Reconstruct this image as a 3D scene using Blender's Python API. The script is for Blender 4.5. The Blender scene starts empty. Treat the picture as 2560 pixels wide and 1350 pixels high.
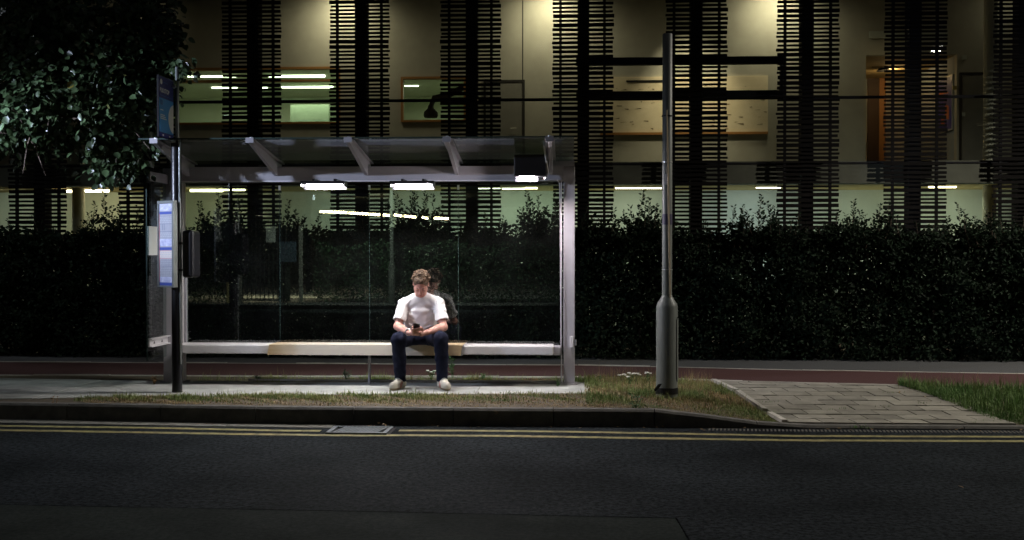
import bpy, math, random
import numpy as np
import openvdb
from mathutils import Vector, Matrix

random.seed(7)
RNG = np.random.default_rng(11)
S = bpy.context.scene
C = S.collection
R = math.radians

# ------------------------------------------------------------------ camera
F_PX, CX, CY = 2770.0, 1280.0, 675.0
YAW, PITCH, CAM_Z = R(3.0), math.atan(38 / 2770.0), 1.56
cam_data = bpy.data.cameras.new('camera')
cam_data.sensor_width = 36
cam_data.lens = 36 * F_PX / 2560
cam_data.clip_end = 600
cam = bpy.data.objects.new('camera', cam_data)
cam.location = (0, 0, CAM_Z)
cam.rotation_euler = (R(90) - PITCH, 0, YAW)
C.objects.link(cam)
S.camera = cam

# ------------------------------------------------------------------ sky, moon, exposure
W = bpy.data.worlds.new('World')
S.world = W
W.use_nodes = True
wn = W.node_tree
bg = wn.nodes['Background']
sky = wn.nodes.new('ShaderNodeTexSky')
sky.sky_type = 'NISHITA'
sky.sun_disc = False
sky.sun_elevation = R(-2)
sky.sun_rotation = R(15)
wn.links.new(sky.outputs[0], bg.inputs[0])
bg.inputs[1].default_value = 0.15
sun_d = bpy.data.lights.new('moon', 'SUN')
sun_d.energy = 0.012
sun_d.angle = R(12)
sun_d.color = (0.75, 0.85, 1.0)
sun = bpy.data.objects.new('moon', sun_d)
sun.rotation_euler = (R(-70), 0, R(-15))
C.objects.link(sun)
S.view_settings.view_transform = 'Standard'
S.view_settings.look = 'None'
S.view_settings.exposure = 0.0
S.view_settings.gamma = 1.0
S.view_settings.use_curve_mapping = False
cy = S.cycles
cy.use_denoising = True
cy.max_bounces = 8
cy.diffuse_bounces = 3
cy.glossy_bounces = 4
cy.transparent_max_bounces = 24
cy.sample_clamp_indirect = 4.0
cy.caustics_reflective = False
cy.caustics_refractive = False
cy.use_light_tree = True

# ------------------------------------------------------------------ helpers: pixels of the photograph -> the place
_a = Vector((-math.sin(YAW) * math.cos(PITCH), math.cos(YAW) * math.cos(PITCH), -math.sin(PITCH)))
_r = Vector((math.cos(YAW), math.sin(YAW), 0))
_u = _r.cross(_a)
CAM = Vector((0, 0, CAM_Z))

def ray(px, py):
    return _a * F_PX + _r * (px - CX) + _u * (CY - py)

def P(px, py, Y):                      # on the upright plane at distance Y
    d = ray(px, py)
    return CAM + d * (Y / d.y)

def G(px, py, z):                      # on the level plane at height z
    d = ray(px, py)
    return CAM + d * ((z - CAM_Z) / d.z)

def M(px, py, depth):                  # at a distance along the optical axis
    return CAM + ray(px, py) * (depth / F_PX)

def PX(px, Y, py=637):
    return P(px, py, Y).x

def PZ(py, Y, px=1280):
    return P(px, py, Y).z

# ------------------------------------------------------------------ materials
MATS = {}

def mat(name, col, rough=0.7, var=0.0, scale=8.0, bump=0.0, bscale=60.0, metal=0.0, spec=0.5, col2=None, island=0.0, emit=None, estr=0.0, stretch=None, detail=6):
    if name in MATS:
        return MATS[name]
    m = bpy.data.materials.new(name)
    m.use_nodes = True
    nt = m.node_tree
    b = nt.nodes['Principled BSDF']
    b.inputs['Roughness'].default_value = rough
    b.inputs['Metallic'].default_value = metal
    b.inputs['Specular IOR Level'].default_value = spec
    b.inputs['Base Color'].default_value = (*col, 1)
    tc = nt.nodes.new('ShaderNodeTexCoord')
    src = tc.outputs['Object']
    if stretch:
        mp = nt.nodes.new('ShaderNodeMapping')
        mp.inputs['Scale'].default_value = stretch
        nt.links.new(src, mp.inputs[0])
        src = mp.outputs[0]
    if var > 0 or col2 is not None:
        n = nt.nodes.new('ShaderNodeTexNoise')
        n.inputs['Scale'].default_value = scale
        n.inputs['Detail'].default_value = detail
        n.inputs['Roughness'].default_value = 0.65
        nt.links.new(src, n.inputs['Vector'])
        rp = nt.nodes.new('ShaderNodeValToRGB')
        c2 = col2 if col2 is not None else tuple(c * (1 + var) for c in col)
        c1 = col if col2 is not None else tuple(c * (1 - var) for c in col)
        rp.color_ramp.elements[0].position = 0.32
        rp.color_ramp.elements[1].position = 0.68
        rp.color_ramp.elements[0].color = (*c1, 1)
        rp.color_ramp.elements[1].color = (*c2, 1)
        nt.links.new(n.outputs['Fac'], rp.inputs['Fac'])
        out = rp.outputs['Color']
    else:
        rgb = nt.nodes.new('ShaderNodeRGB')
        rgb.outputs[0].default_value = (*col, 1)
        out = rgb.outputs[0]
    if island > 0:
        g = nt.nodes.new('ShaderNodeNewGeometry')
        mr = nt.nodes.new('ShaderNodeMapRange')
        mr.inputs['To Min'].default_value = 1 - island
        mr.inputs['To Max'].default_value = 1 + island
        nt.links.new(g.outputs['Random Per Island'], mr.inputs['Value'])
        hs = nt.nodes.new('ShaderNodeHueSaturation')
        nt.links.new(mr.outputs[0], hs.inputs['Value'])
        nt.links.new(out, hs.inputs['Color'])
        out = hs.outputs[0]
    nt.links.new(out, b.inputs['Base Color'])
    if bump > 0:
        n2 = nt.nodes.new('ShaderNodeTexNoise')
        n2.inputs['Scale'].default_value = bscale
        n2.inputs['Detail'].default_value = 4
        nt.links.new(src, n2.inputs['Vector'])
        bp = nt.nodes.new('ShaderNodeBump')
        bp.inputs['Strength'].default_value = bump
        bp.inputs['Distance'].default_value = 0.01
        nt.links.new(n2.outputs['Fac'], bp.inputs['Height'])
        nt.links.new(bp.outputs[0], b.inputs['Normal'])
    if emit:
        b.inputs['Emission Color'].default_value = (*emit, 1)
        b.inputs['Emission Strength'].default_value = estr
    MATS[name] = m
    return m

def obj_random(m, amount):             # vary brightness from piece to piece
    nt = m.node_tree
    b = nt.nodes['Principled BSDF']
    l = b.inputs['Base Color'].links[0]
    src = l.from_socket
    oi = nt.nodes.new('ShaderNodeObjectInfo')
    mr = nt.nodes.new('ShaderNodeMapRange')
    mr.inputs['To Min'].default_value = 1 - amount
    mr.inputs['To Max'].default_value = 1 + amount
    nt.links.new(oi.outputs['Random'], mr.inputs['Value'])
    hs = nt.nodes.new('ShaderNodeHueSaturation')
    nt.links.new(mr.outputs[0], hs.inputs['Value'])
    nt.links.new(src, hs.inputs['Color'])
    nt.links.new(hs.outputs[0], b.inputs['Base Color'])
    return m

def glass(name, tint=(0.9, 0.95, 0.93), base=0.04, dirt=0.0, edge=0.85):
    m = bpy.data.materials.new(name)
    m.use_nodes = True
    nt = m.node_tree
    nt.nodes.remove(nt.nodes['Principled BSDF'])
    o = nt.nodes['Material Output']
    tr = nt.nodes.new('ShaderNodeBsdfTransparent')
    tr.inputs[0].default_value = (*tint, 1)
    gl = nt.nodes.new('ShaderNodeBsdfGlossy')
    gl.inputs['Roughness'].default_value = 0.0
    lw = nt.nodes.new('ShaderNodeLayerWeight')
    lw.inputs['Blend'].default_value = 0.5
    pw = nt.nodes.new('ShaderNodeMath'); pw.operation = 'POWER'; pw.inputs[1].default_value = 5
    mu = nt.nodes.new('ShaderNodeMath'); mu.operation = 'MULTIPLY_ADD'
    mu.inputs[1].default_value = edge; mu.inputs[2].default_value = base
    nt.links.new(lw.outputs['Facing'], pw.inputs[0])
    nt.links.new(pw.outputs[0], mu.inputs[0])
    mx = nt.nodes.new('ShaderNodeMixShader')
    nt.links.new(mu.outputs[0], mx.inputs[0])
    nt.links.new(tr.outputs[0], mx.inputs[1])
    nt.links.new(gl.outputs[0], mx.inputs[2])
    last = mx
    if dirt > 0:
        df = nt.nodes.new('ShaderNodeBsdfDiffuse')
        df.inputs[0].default_value = (0.6, 0.62, 0.6, 1)
        tc = nt.nodes.new('ShaderNodeTexCoord')
        n = nt.nodes.new('ShaderNodeTexNoise'); n.inputs['Scale'].default_value = 3.5; n.inputs['Detail'].default_value = 8
        nt.links.new(tc.outputs['Object'], n.inputs['Vector'])
        mr = nt.nodes.new('ShaderNodeMapRange')
        mr.inputs['From Min'].default_value = 0.35; mr.inputs['From Max'].default_value = 0.75
        mr.inputs['To Min'].default_value = dirt * 0.25; mr.inputs['To Max'].default_value = dirt
        nt.links.new(n.outputs['Fac'], mr.inputs['Value'])
        m2 = nt.nodes.new('ShaderNodeMixShader')
        nt.links.new(mr.outputs[0], m2.inputs[0])
        nt.links.new(mx.outputs[0], m2.inputs[1])
        nt.links.new(df.outputs[0], m2.inputs[2])
        last = m2
    nt.links.new(last.outputs[0], o.inputs['Surface'])
    MATS[name] = m
    return m

def emit(name, col, strength):
    m = bpy.data.materials.new(name)
    m.use_nodes = True
    nt = m.node_tree
    nt.nodes.remove(nt.nodes['Principled BSDF'])
    e = nt.nodes.new('ShaderNodeEmission')
    e.inputs[0].default_value = (*col, 1)
    e.inputs[1].default_value = strength
    nt.links.new(e.outputs[0], nt.nodes['Material Output'].inputs['Surface'])
    MATS[name] = m
    return m

# ------------------------------------------------------------------ mesh builders
def tag(o, label=None, cat=None, group=None, kind=None):
    if label: o['label'] = label
    if cat: o['category'] = cat
    if group: o['group'] = group
    if kind: o['kind'] = kind
    return o

def empty(name, loc, label=None, cat=None, group=None):
    o = bpy.data.objects.new(name, None)
    o.location = loc
    o.empty_display_size = 0.1
    C.objects.link(o)
    return tag(o, label, cat, group)

def root_loc(parent):
    p, v = parent, Vector((0, 0, 0))
    while p is not None:
        v += p.location
        p = p.parent
    return v

class MB:
    def __init__(self):
        self.v, self.f = [], []

    def add(self, verts, faces):
        n = len(self.v)
        self.v += [Vector(p) for p in verts]
        self.f += [tuple(i + n for i in f) for f in faces]
        return self

    def box(self, x0, x1, y0, y1, z0, z1):
        if x0 > x1: x0, x1 = x1, x0
        if y0 > y1: y0, y1 = y1, y0
        if z0 > z1: z0, z1 = z1, z0
        vs = [(x, y, z) for z in (z0, z1) for y in (y0, y1) for x in (x0, x1)]
        return self.add(vs, [(0, 2, 3, 1), (4, 5, 7, 6), (0, 1, 5, 4), (2, 6, 7, 3), (0, 4, 6, 2), (1, 3, 7, 5)])

    def hexa(self, bot, top):          # bot, top: four points each, counter-clockwise from above
        return self.add(list(bot) + list(top), [(3, 2, 1, 0), (4, 5, 6, 7), (0, 1, 5, 4), (1, 2, 6, 5), (2, 3, 7, 6), (3, 0, 4, 7)])

    def prism(self, pts, d):           # polygon pts swept along vector d
        d = Vector(d); n = len(pts)
        vs = [Vector(p) for p in pts] + [Vector(p) + d for p in pts]
        fs = [tuple(reversed(range(n))), tuple(range(n, 2 * n))]
        fs += [(i, (i + 1) % n, n + (i + 1) % n, n + i) for i in range(n)]
        return self.add(vs, fs)

    def tube(self, pts, rad, n=12, caps=True):
        pts = [Vector(p) for p in pts]
        rads = rad if isinstance(rad, (list, tuple)) else [rad] * len(pts)
        base = len(self.v)
        ref = None
        for i, p in enumerate(pts):
            t = (pts[min(i + 1, len(pts) - 1)] - pts[max(i - 1, 0)]).normalized()
            if ref is None:
                ref = t.orthogonal().normalized()
            ref = (ref - t * ref.dot(t)).normalized()
            b = t.cross(ref)
            for k in range(n):
                a = 2 * math.pi * k / n
                self.v.append(p + (ref * math.cos(a) + b * math.sin(a)) * rads[i])
        for i in range(len(pts) - 1):
            for k in range(n):
                k2 = (k + 1) % n
                self.f.append((base + i * n + k, base + i * n + k2, base + (i + 1) * n + k2, base + (i + 1) * n + k))
        if caps:
            self.f.append(tuple(base + k for k in reversed(range(n))))
            self.f.append(tuple(base + (len(pts) - 1) * n + k for k in range(n)))
        return self

    def lathe(self, c, prof, n=24):    # prof: (radius, z) from the bottom up
        c = Vector(c)
        return self.tube([c + Vector((0, 0, z)) for r, z in prof], [max(r, 1e-4) for r, z in prof], n)

    def build(self, name, m, parent=None, smooth=False, bevel=0.0, origin=None):
        if origin is None:
            if parent is not None:
                origin = root_loc(parent)
            else:
                xs = [p.x for p in self.v]; ys = [p.y for p in self.v]; zs = [p.z for p in self.v]
                origin = Vector(((min(xs) + max(xs)) / 2, (min(ys) + max(ys)) / 2, min(zs)))
        me = bpy.data.meshes.new(name)
        me.from_pydata([p - origin for p in self.v], [], self.f)
        me.update()
        me.materials.append(m)
        if smooth:
            me.polygons.foreach_set('use_smooth', [True] * len(me.polygons))
            me.set_sharp_from_angle(angle=R(38))
        o = bpy.data.objects.new(name, me)
        C.objects.link(o)
        if parent is None:
            o.location = origin
        else:
            o.parent = parent
        if bevel > 0:
            bm = o.modifiers.new('bevel', 'BEVEL'); bm.width = bevel; bm.segments = 2; bm.limit_method = 'ANGLE'
        return o

def np_mesh(name, verts, faces, m, parent=None, smooth=False, origin=None):
    verts = np.asarray(verts, dtype=np.float32).reshape(-1, 3)
    faces = np.asarray(faces, dtype=np.int32)
    if origin is None:
        origin = root_loc(parent) if parent is not None else Vector((float(verts[:, 0].mean()), float(verts[:, 1].mean()), float(verts[:, 2].min())))
    verts = verts - np.array(origin, dtype=np.float32)
    me = bpy.data.meshes.new(name)
    k = faces.shape[1]
    me.vertices.add(len(verts)); me.vertices.foreach_set('co', verts.ravel())
    me.loops.add(faces.size); me.loops.foreach_set('vertex_index', faces.ravel())
    me.polygons.add(len(faces)); me.polygons.foreach_set('loop_start', np.arange(0, faces.size, k, dtype=np.int32))
    me.polygons.foreach_set('use_smooth', np.full(len(faces), smooth))
    me.update(calc_edges=True)
    me.validate()
    me.materials.append(m)
    o = bpy.data.objects.new(name, me)
    C.objects.link(o)
    if parent is None: o.location = origin
    else: o.parent = parent
    return o

def piece(name, me, parent, loc, rot=None, scale=None):     # alike pieces share mesh data
    o = bpy.data.objects.new(name, me)
    o.parent = parent
    o.location = Vector(loc) - root_loc(parent)
    if rot: o.rotation_euler = rot
    if scale: o.scale = scale
    C.objects.link(o)
    return o

def shared(name, mb, m):
    me = bpy.data.meshes.new(name)
    me.from_pydata(mb.v, [], mb.f); me.update(); me.materials.append(m)
    return me

def text_mesh(name, body, size, m, parent, origin, xdir, ydir, align='LEFT', bold=0.0, offset=0.0):
    cu = bpy.data.curves.new(name, 'FONT')
    cu.body = body; cu.size = size; cu.align_x = align; cu.offset = bold
    t = bpy.data.objects.new(name, cu)
    C.objects.link(t)
    dg = bpy.context.evaluated_depsgraph_get()
    me = bpy.data.meshes.new_from_object(t.evaluated_get(dg))
    bpy.data.objects.remove(t)
    x, y = Vector(xdir).normalized(), Vector(ydir).normalized()
    n = x.cross(y)
    o0 = Vector(origin) + n * offset - root_loc(parent)
    for v in me.vertices:
        v.co = o0 + x * v.co.x + y * v.co.y
    me.materials.clear(); me.materials.append(m)
    o = bpy.data.objects.new(name, me)
    C.objects.link(o); o.parent = parent
    return o

def interp(xs, ys):
    return lambda x: float(np.interp(x, xs, ys))

def smooth01(t):
    t = min(max(t, 0.0), 1.0)
    return t * t * (3 - 2 * t)

def lamp(name, parent, typ, loc, energy, col, size=0.1, size_y=None, target=None, spot=None, blend=0.6):
    d = bpy.data.lights.new(name, typ)
    d.energy = energy; d.color = col
    if typ == 'AREA':
        d.size = size
        if size_y: d.shape = 'RECTANGLE'; d.size_y = size_y
    else:
        d.shadow_soft_size = size
    if typ == 'SPOT':
        d.spot_size = spot; d.spot_blend = blend
    o = bpy.data.objects.new(name, d)
    C.objects.link(o)
    o.parent = parent
    o.location = Vector(loc) - root_loc(parent)
    if target is not None:
        o.rotation_euler = (Vector(target) - Vector(loc)).to_track_quat('-Z', 'Y').to_euler()
    return o

# ================================================================== GROUND
asphalt = mat('asphalt', (0.008, 0.0085, 0.0095), 0.75, col2=(0.026, 0.027, 0.03), scale=55, bump=1.0, bscale=180, spec=0.02, detail=3)
asphalt_smooth = mat('asphalt_patch', (0.021, 0.023, 0.02), 0.85, col2=(0.029, 0.031, 0.027), scale=120, bump=0.35, bscale=260, spec=0.02, detail=4)
asphalt_foot = mat('asphalt_footway', (0.05, 0.052, 0.055), 0.85, col2=(0.085, 0.085, 0.085), scale=60, bump=0.5, bscale=160)
red_asphalt = mat('red_cycle_asphalt', (0.045, 0.014, 0.013), 0.9, col2=(0.075, 0.025, 0.022), scale=40, bump=0.4, bscale=200)
def grain(m, c_lo, c_hi, fine, big, lo=0.4, hi=0.6):       # sharp stone grain with broad stains over it
    nt = m.node_tree
    b = nt.nodes['Principled BSDF']
    tc = nt.nodes.new('ShaderNodeTexCoord')
    n1 = nt.nodes.new('ShaderNodeTexNoise'); n1.inputs['Scale'].default_value = fine; n1.inputs['Detail'].default_value = 5; n1.inputs['Roughness'].default_value = 0.8
    n2 = nt.nodes.new('ShaderNodeTexNoise'); n2.inputs['Scale'].default_value = big; n2.inputs['Detail'].default_value = 6
    nt.links.new(tc.outputs['Object'], n1.inputs['Vector']); nt.links.new(tc.outputs['Object'], n2.inputs['Vector'])
    r1 = nt.nodes.new('ShaderNodeValToRGB'); r1.color_ramp.elements[0].position = lo; r1.color_ramp.elements[1].position = hi
    r1.color_ramp.elements[0].color = (*c_lo, 1); r1.color_ramp.elements[1].color = (*c_hi, 1)
    nt.links.new(n1.outputs['Fac'], r1.inputs['Fac'])
    mr = nt.nodes.new('ShaderNodeMapRange'); mr.inputs['From Min'].default_value = 0.3; mr.inputs['From Max'].default_value = 0.7
    mr.inputs['To Min'].default_value = 0.55; mr.inputs['To Max'].default_value = 1.4
    nt.links.new(n2.outputs['Fac'], mr.inputs['Value'])
    hs = nt.nodes.new('ShaderNodeHueSaturation')
    nt.links.new(mr.outputs[0], hs.inputs['Value']); nt.links.new(r1.outputs['Color'], hs.inputs['Color'])
    nt.links.new(hs.outputs[0], b.inputs['Base Color'])
grain(asphalt, (0.007, 0.0086, 0.0098), (0.039, 0.046, 0.052), 26, 0.9)
grain(asphalt_smooth, (0.021, 0.026, 0.024), (0.036, 0.042, 0.039), 30, 1.2)
concrete = mat('path_concrete', (0.27, 0.28, 0.26), 0.85, col2=(0.48, 0.49, 0.46), scale=3.2, bump=0.35, bscale=90, detail=12)
kerb_mat = obj_random(mat('kerb_concrete', (0.07, 0.068, 0.062), 0.9, col2=(0.13, 0.125, 0.11), scale=9, bump=0.5, bscale=110, detail=10), 0.12)
edging_mat = obj_random(mat('edging_concrete', (0.34, 0.33, 0.29), 0.9, col2=(0.52, 0.49, 0.43), scale=7, bump=0.3, bscale=90), 0.2)
slab_mat = obj_random(mat('paving_stone', (0.19, 0.18, 0.15), 0.9, col2=(0.3, 0.285, 0.235), scale=6, bump=0.4, bscale=70, detail=10), 0.22)
soil = mat('verge_soil', (0.055, 0.045, 0.03), 0.95, col2=(0.13, 0.1, 0.06), scale=16, bump=0.8, bscale=70)
yellow = mat('yellow_road_paint', (0.1, 0.092, 0.04), 0.8, col2=(0.38, 0.34, 0.13), scale=11, bump=0.4, bscale=200)
iron = mat('cast_iron', (0.12, 0.135, 0.145), 0.5, var=0.4, scale=30, metal=0.6, bump=0.3)
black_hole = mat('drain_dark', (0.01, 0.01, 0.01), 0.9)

PAVE = 0.15
kp = [G(px, py, 0) for px, py in ((-900, 1040), (0, 1049), (700, 1061), (1560, 1067), (1950, 1072), (2560, 1076), (3300, 1080))]
kY = interp([p.x for p in kp], [p.y for p in kp])
XD0, XD1 = G(1660, 1068, 0).x, G(1950, 1072, 0).x

def kh(X):
    return 0.155 - 0.127 * min(max((X - XD0) / (XD1 - XD0), 0), 1)

def zg(X, Y):
    t = smooth01((Y - kY(X) - 0.13) / 1.9)
    return kh(X) * (1 - t) + PAVE * t - 0.004

cf = [G(px, py, PAVE) for px, py in ((-900, 935), (0, 938), (400, 939), (700, 941), (1500, 943), (1800, 953), (2240, 964), (2560, 972), (3300, 990))]
cr = [G(px, py, PAVE) for px, py in ((-900, 902), (0, 905), (700, 909), (1500, 914), (2000, 926), (2500, 934), (3300, 945))]
cyF = interp([p.x for p in cf], [p.y for p in cf])
cyR = interp([p.x for p in cr], [p.y for p in cr])
X0, X1 = -14.0, 12.0

def sheet(name, xs, ya, yb, zf, m, ny=1, kind='structure', label=None):
    vs, fs = [], []
    for x in xs:
        for j in range(ny + 1):
            y = ya(x) + (yb(x) - ya(x)) * j / ny
            vs.append((x, y, zf(x, y)))
    for i in range(len(xs) - 1):
        for j in range(ny):
            a = i * (ny + 1) + j
            fs.append((a, a + ny + 1, a + ny + 2, a + 1))
    mb = MB(); mb.add(vs, fs)
    o = mb.build(name, m)
    return tag(o, label, None, None, kind)

xs_fine = list(np.linspace(X0, X1, 105))
tag(MB().add([(-300, -300, -0.12), (300, -300, -0.12), (300, 300, -0.12), (-300, 300, -0.12)], [(0, 1, 2, 3)]).build('ground', soil), 'dark bare ground under and around everything', None, None, 'structure')
sheet('road', [-60, -20] + xs_fine + [20, 60], lambda x: -7.2, lambda x: kY(x) + 0.02, lambda x, y: 0.0, asphalt, label='dark asphalt road in front of the bus shelter')
pp = [G(-400, 1256, 0.004), G(0, 1262, 0.004), G(1000, 1281, 0.004), G(1690, 1296, 0.004), G(1722, 1350, 0.004), G(1790, 1480, 0.004), G(-400, 1480, 0.004)]
tag(MB().add([(p.x, p.y, 0.004) for p in pp], [tuple(reversed(range(len(pp))))]).build('asphalt_patch', asphalt_smooth), 'greyer smooth patch of asphalt in the near road surface', None, None, 'structure')
sm_ = MB()                               # dark sealing tar along the joint of the patch
edge_ = [pp[0], pp[1], pp[2], pp[3], pp[4], pp[5]]
for a, b in zip(edge_[:-1], edge_[1:]):
    for k in range(24):
        p, q = a.lerp(b, k / 24), a.lerp(b, (k + 1) / 24)
        n_ = Vector((-(q - p).y, (q - p).x, 0)).normalized() * random.uniform(0.002, 0.007)
        sm_.add([(p.x - n_.x, p.y - n_.y, 0.0062), (q.x - n_.x, q.y - n_.y, 0.0062), (q.x + n_.x, q.y + n_.y, 0.0062), (p.x + n_.x, p.y + n_.y, 0.0062)], [(0, 1, 2, 3)])
tag(sm_.build('tar_seam', mat('tar', (0.009, 0.01, 0.011), 1.0, spec=0.0)), 'dark tar seam round the asphalt patch', None, None, 'structure')
sheet('verge', xs_fine, lambda x: kY(x) + 0.1, cyF, lambda x, y: zg(x, y), soil, 14, label='earth verge between kerb and red cycle path')
sheet('cycle_path', xs_fine, lambda x: cyF(x) + 0.02, lambda x: cyR(x) - 0.02, lambda x, y: PAVE + 0.002, red_asphalt, label='red asphalt cycle path behind the bus shelter')
sheet('footway', xs_fine, lambda x: cyR(x) - 0.02, lambda x: 15.6, lambda x, y: PAVE - 0.004, asphalt_foot, label='narrow dark footway between cycle path and hedge')
sheet('garden_ground', [X0, X1], lambda x: 15.6, lambda x: 19.0, lambda x, y: 0.1, soil, label='dark ground between hedge and building')

# concrete path the shelter stands on
pf = [G(px, py, PAVE) for px, py in ((-900, 1012), (0, 999), (200, 995), (700, 988), (1476, 985))]
pfY = interp([p.x for p in pf], [p.y for p in pf])
pr = [G(px, py, PAVE) for px, py in ((-900, 940), (0, 947), (300, 952), (700, 956), (1442, 957))]
prY = interp([p.x for p in pr], [p.y for p in pr])
xe = pf[-1].x
path = tag(empty('pavement', (-4, 11.4, PAVE)), 'pale concrete pavement strip under the bus shelter', None, None, 'structure')
jx = [-14.0, -11.8, -9.6, -7.4, -5.25, -3.1, -0.95, xe]
for a, b in zip(jx[:-1], jx[1:]):
    a2, b2 = a + 0.004, b - 0.004
    mb = MB()
    n = 6
    bt, tp = [], []
    xsl = [a2 + (b2 - a2) * i / n for i in range(n + 1)]
    loop = [(x, pfY(x)) for x in xsl] + [(x, prY(x)) for x in reversed(xsl)]
    z = PAVE + 0.008 + random.uniform(-0.002, 0.003)
    mb.prism([(x, y, 0.05) for x, y in loop], (0, 0, z - 0.05))
    mb.build('concrete_slab', concrete, path)

# kerb stones, full height, then dropping to the crossing
kerb = tag(empty('kerb', (0, 10.1, 0)), 'dark weathered concrete kerb stones along the road edge', None, None, 'structure')
x = -9.3
while x < 8.5:
    L = 0.915
    mb = MB()
    prof = [(0.012, -0.1), (0.0, -0.02), (0.004, 1.0), (0.022, 1.01), (0.13, 1.0), (0.13, -0.1)]
    vs = []
    seg = [x + 0.004, x + L / 2, x + L - 0.004]
    for xx in seg:
        h = kh(xx)
        for i, (dy, z) in enumerate(prof):
            zz = z if z < 0 else (h - 0.018 if i == 2 else h + (0.002 if i == 3 else 0.0))
            vs.append((xx, kY(xx) + dy, zz))
    n = len(prof)
    fs = [tuple(range(n)), tuple(reversed(range(2 * n, 3 * n)))]
    for s in range(2):
        fs += [(s * n + i, (s + 1) * n + i, (s + 1) * n + (i + 1) % n, s * n + (i + 1) % n) for i in range(n)]
    mb.add(vs, fs)
    mb.build('kerb_stone', kerb_mat, kerb)
    x += L

# concrete gutter blocks at the foot of the kerb
gutter_mat = obj_random(mat('gutter_concrete', (0.1, 0.1, 0.085), 0.9, col2=(0.17, 0.17, 0.14), scale=12, bump=0.4, bscale=120), 0.15)
gutter = tag(empty('gutter', (-3, 10.0, 0)), 'grey concrete channel blocks along the foot of the kerb', None, None, 'structure')
x = -9.0
while x < -0.9:
    L = 0.98 if not (-2.1 < x < -1.2) else 0.55
    if x + L > -0.75: break
    mb = MB()
    a, b = x + 0.006, x + L - 0.006
    mb.hexa([(a, kY(a) - 0.2, -0.05), (b, kY(b) - 0.2, -0.05), (b, kY(b) - 0.005, -0.05), (a, kY(a) - 0.005, -0.05)],
            [(a, kY(a) - 0.2, 0.005), (b, kY(b) - 0.2, 0.005), (b, kY(b) - 0.005, 0.007), (a, kY(a) - 0.005, 0.007)])
    if not (PX(800, 10.0) < x + L / 2 < PX(1000, 10.0)):
        mb.build('gutter_block', gutter_mat, gutter)
    x += L
# ribbed strip beside the dropped kerb (too small to pick apart)
mb = MB()
x = G(1770, 1076, 0).x
while x < 7:
    y = kY(x) - 0.1
    mb.hexa([(x, y - 0.07, 0), (x + 0.016, y - 0.07, 0), (x + 0.034, y + 0.05, 0), (x + 0.018, y + 0.05, 0)],
            [(x, y - 0.07, 0.004), (x + 0.016, y - 0.07, 0.004), (x + 0.034, y + 0.05, 0.004), (x + 0.018, y + 0.05, 0.004)])
    x += 0.034
tag(mb.build('ribbed_channel', kerb_mat), 'dark ribbed drainage strip beside the dropped kerb', 'drain', None, 'stuff')

# double yellow lines
def line(name, pts, half, label):
    ps = [G(px, py, 0.004) for px, py in pts]
    fx = interp([p.x for p in ps], [p.y for p in ps])
    xs = np.linspace(ps[0].x, ps[-1].x, 60)
    vs, fs = [], []
    for i, xx in enumerate(xs):
        w1 = half * (1 + RNG.normal(0, 0.06)); w2 = half * (1 + RNG.normal(0, 0.06))
        vs += [(xx, fx(xx) - w1, 0.0045), (xx, fx(xx) + w2, 0.0045)]
    for i in range(len(xs) - 1):
        fs.append((2 * i, 2 * i + 2, 2 * i + 3, 2 * i + 1))
    o = MB().add(vs, fs).build(name, yellow)
    return tag(o, label, None, None, 'structure')

line('yellow_line', [(-600, 1054), (0, 1064.5), (400, 1070), (700, 1076.5), (802, 1077)], 0.046, 'inner yellow road line ending beside the drain grate')
line('yellow_line', [(998, 1076), (1240, 1077), (1400, 1079), (1800, 1086), (2000, 1090), (2560, 1092), (3200, 1094)], 0.046, 'inner yellow road line running on past the drain grate to the crossing')
line('yellow_line', [(-600, 1063), (0, 1075), (600, 1085), (900, 1089), (1000, 1088), (1240, 1089.5), (1400, 1092), (1800, 1098), (2000, 1101), (2560, 1103), (3200, 1105)], 0.048, 'outer yellow road line running the whole road')

# drain grate
gl0, gr0 = G(838, 1070, 0), G(985, 1070, 0)
gl1, gr1 = G(813, 1087, 0), G(972, 1087, 0)
yA, yB = gl1.y, gl0.y
xa, xb = gl1.x, gr0.x
g = empty('drain_grate', ((xa + xb) / 2, (yA + yB) / 2, 0), 'steel drain grate with slanted bars set into the gutter', 'drain grate')
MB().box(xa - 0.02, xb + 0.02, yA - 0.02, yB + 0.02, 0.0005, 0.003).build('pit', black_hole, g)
fr = MB()
for (x0, x1, y0, y1) in ((xa, xb, yA, yA + 0.035), (xa, xb, yB - 0.035, yB), (xa, xa + 0.04, yA + 0.035, yB - 0.035), (xb - 0.04, xb, yA + 0.035, yB - 0.035)):
    fr.box(x0, x1, y0, y1, 0.003, 0.02)
fr.build('frame', iron, g)
bar = MB()
sk = 0.05
for i in range(12):
    u = xa + 0.05 + i * (xb - xa - 0.1 - sk - 0.02) / 11
    b = MB().hexa([(u, yA + 0.035, 0.003), (u + 0.022, yA + 0.035, 0.003), (u + sk + 0.022, yB - 0.035, 0.003), (u + sk, yB - 0.035, 0.003)],
                  [(u, yA + 0.035, 0.017), (u + 0.022, yA + 0.035, 0.017), (u + sk + 0.022, yB - 0.035, 0.017), (u + sk, yB - 0.035, 0.017)])
    b.build('bar', iron, g)

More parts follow.
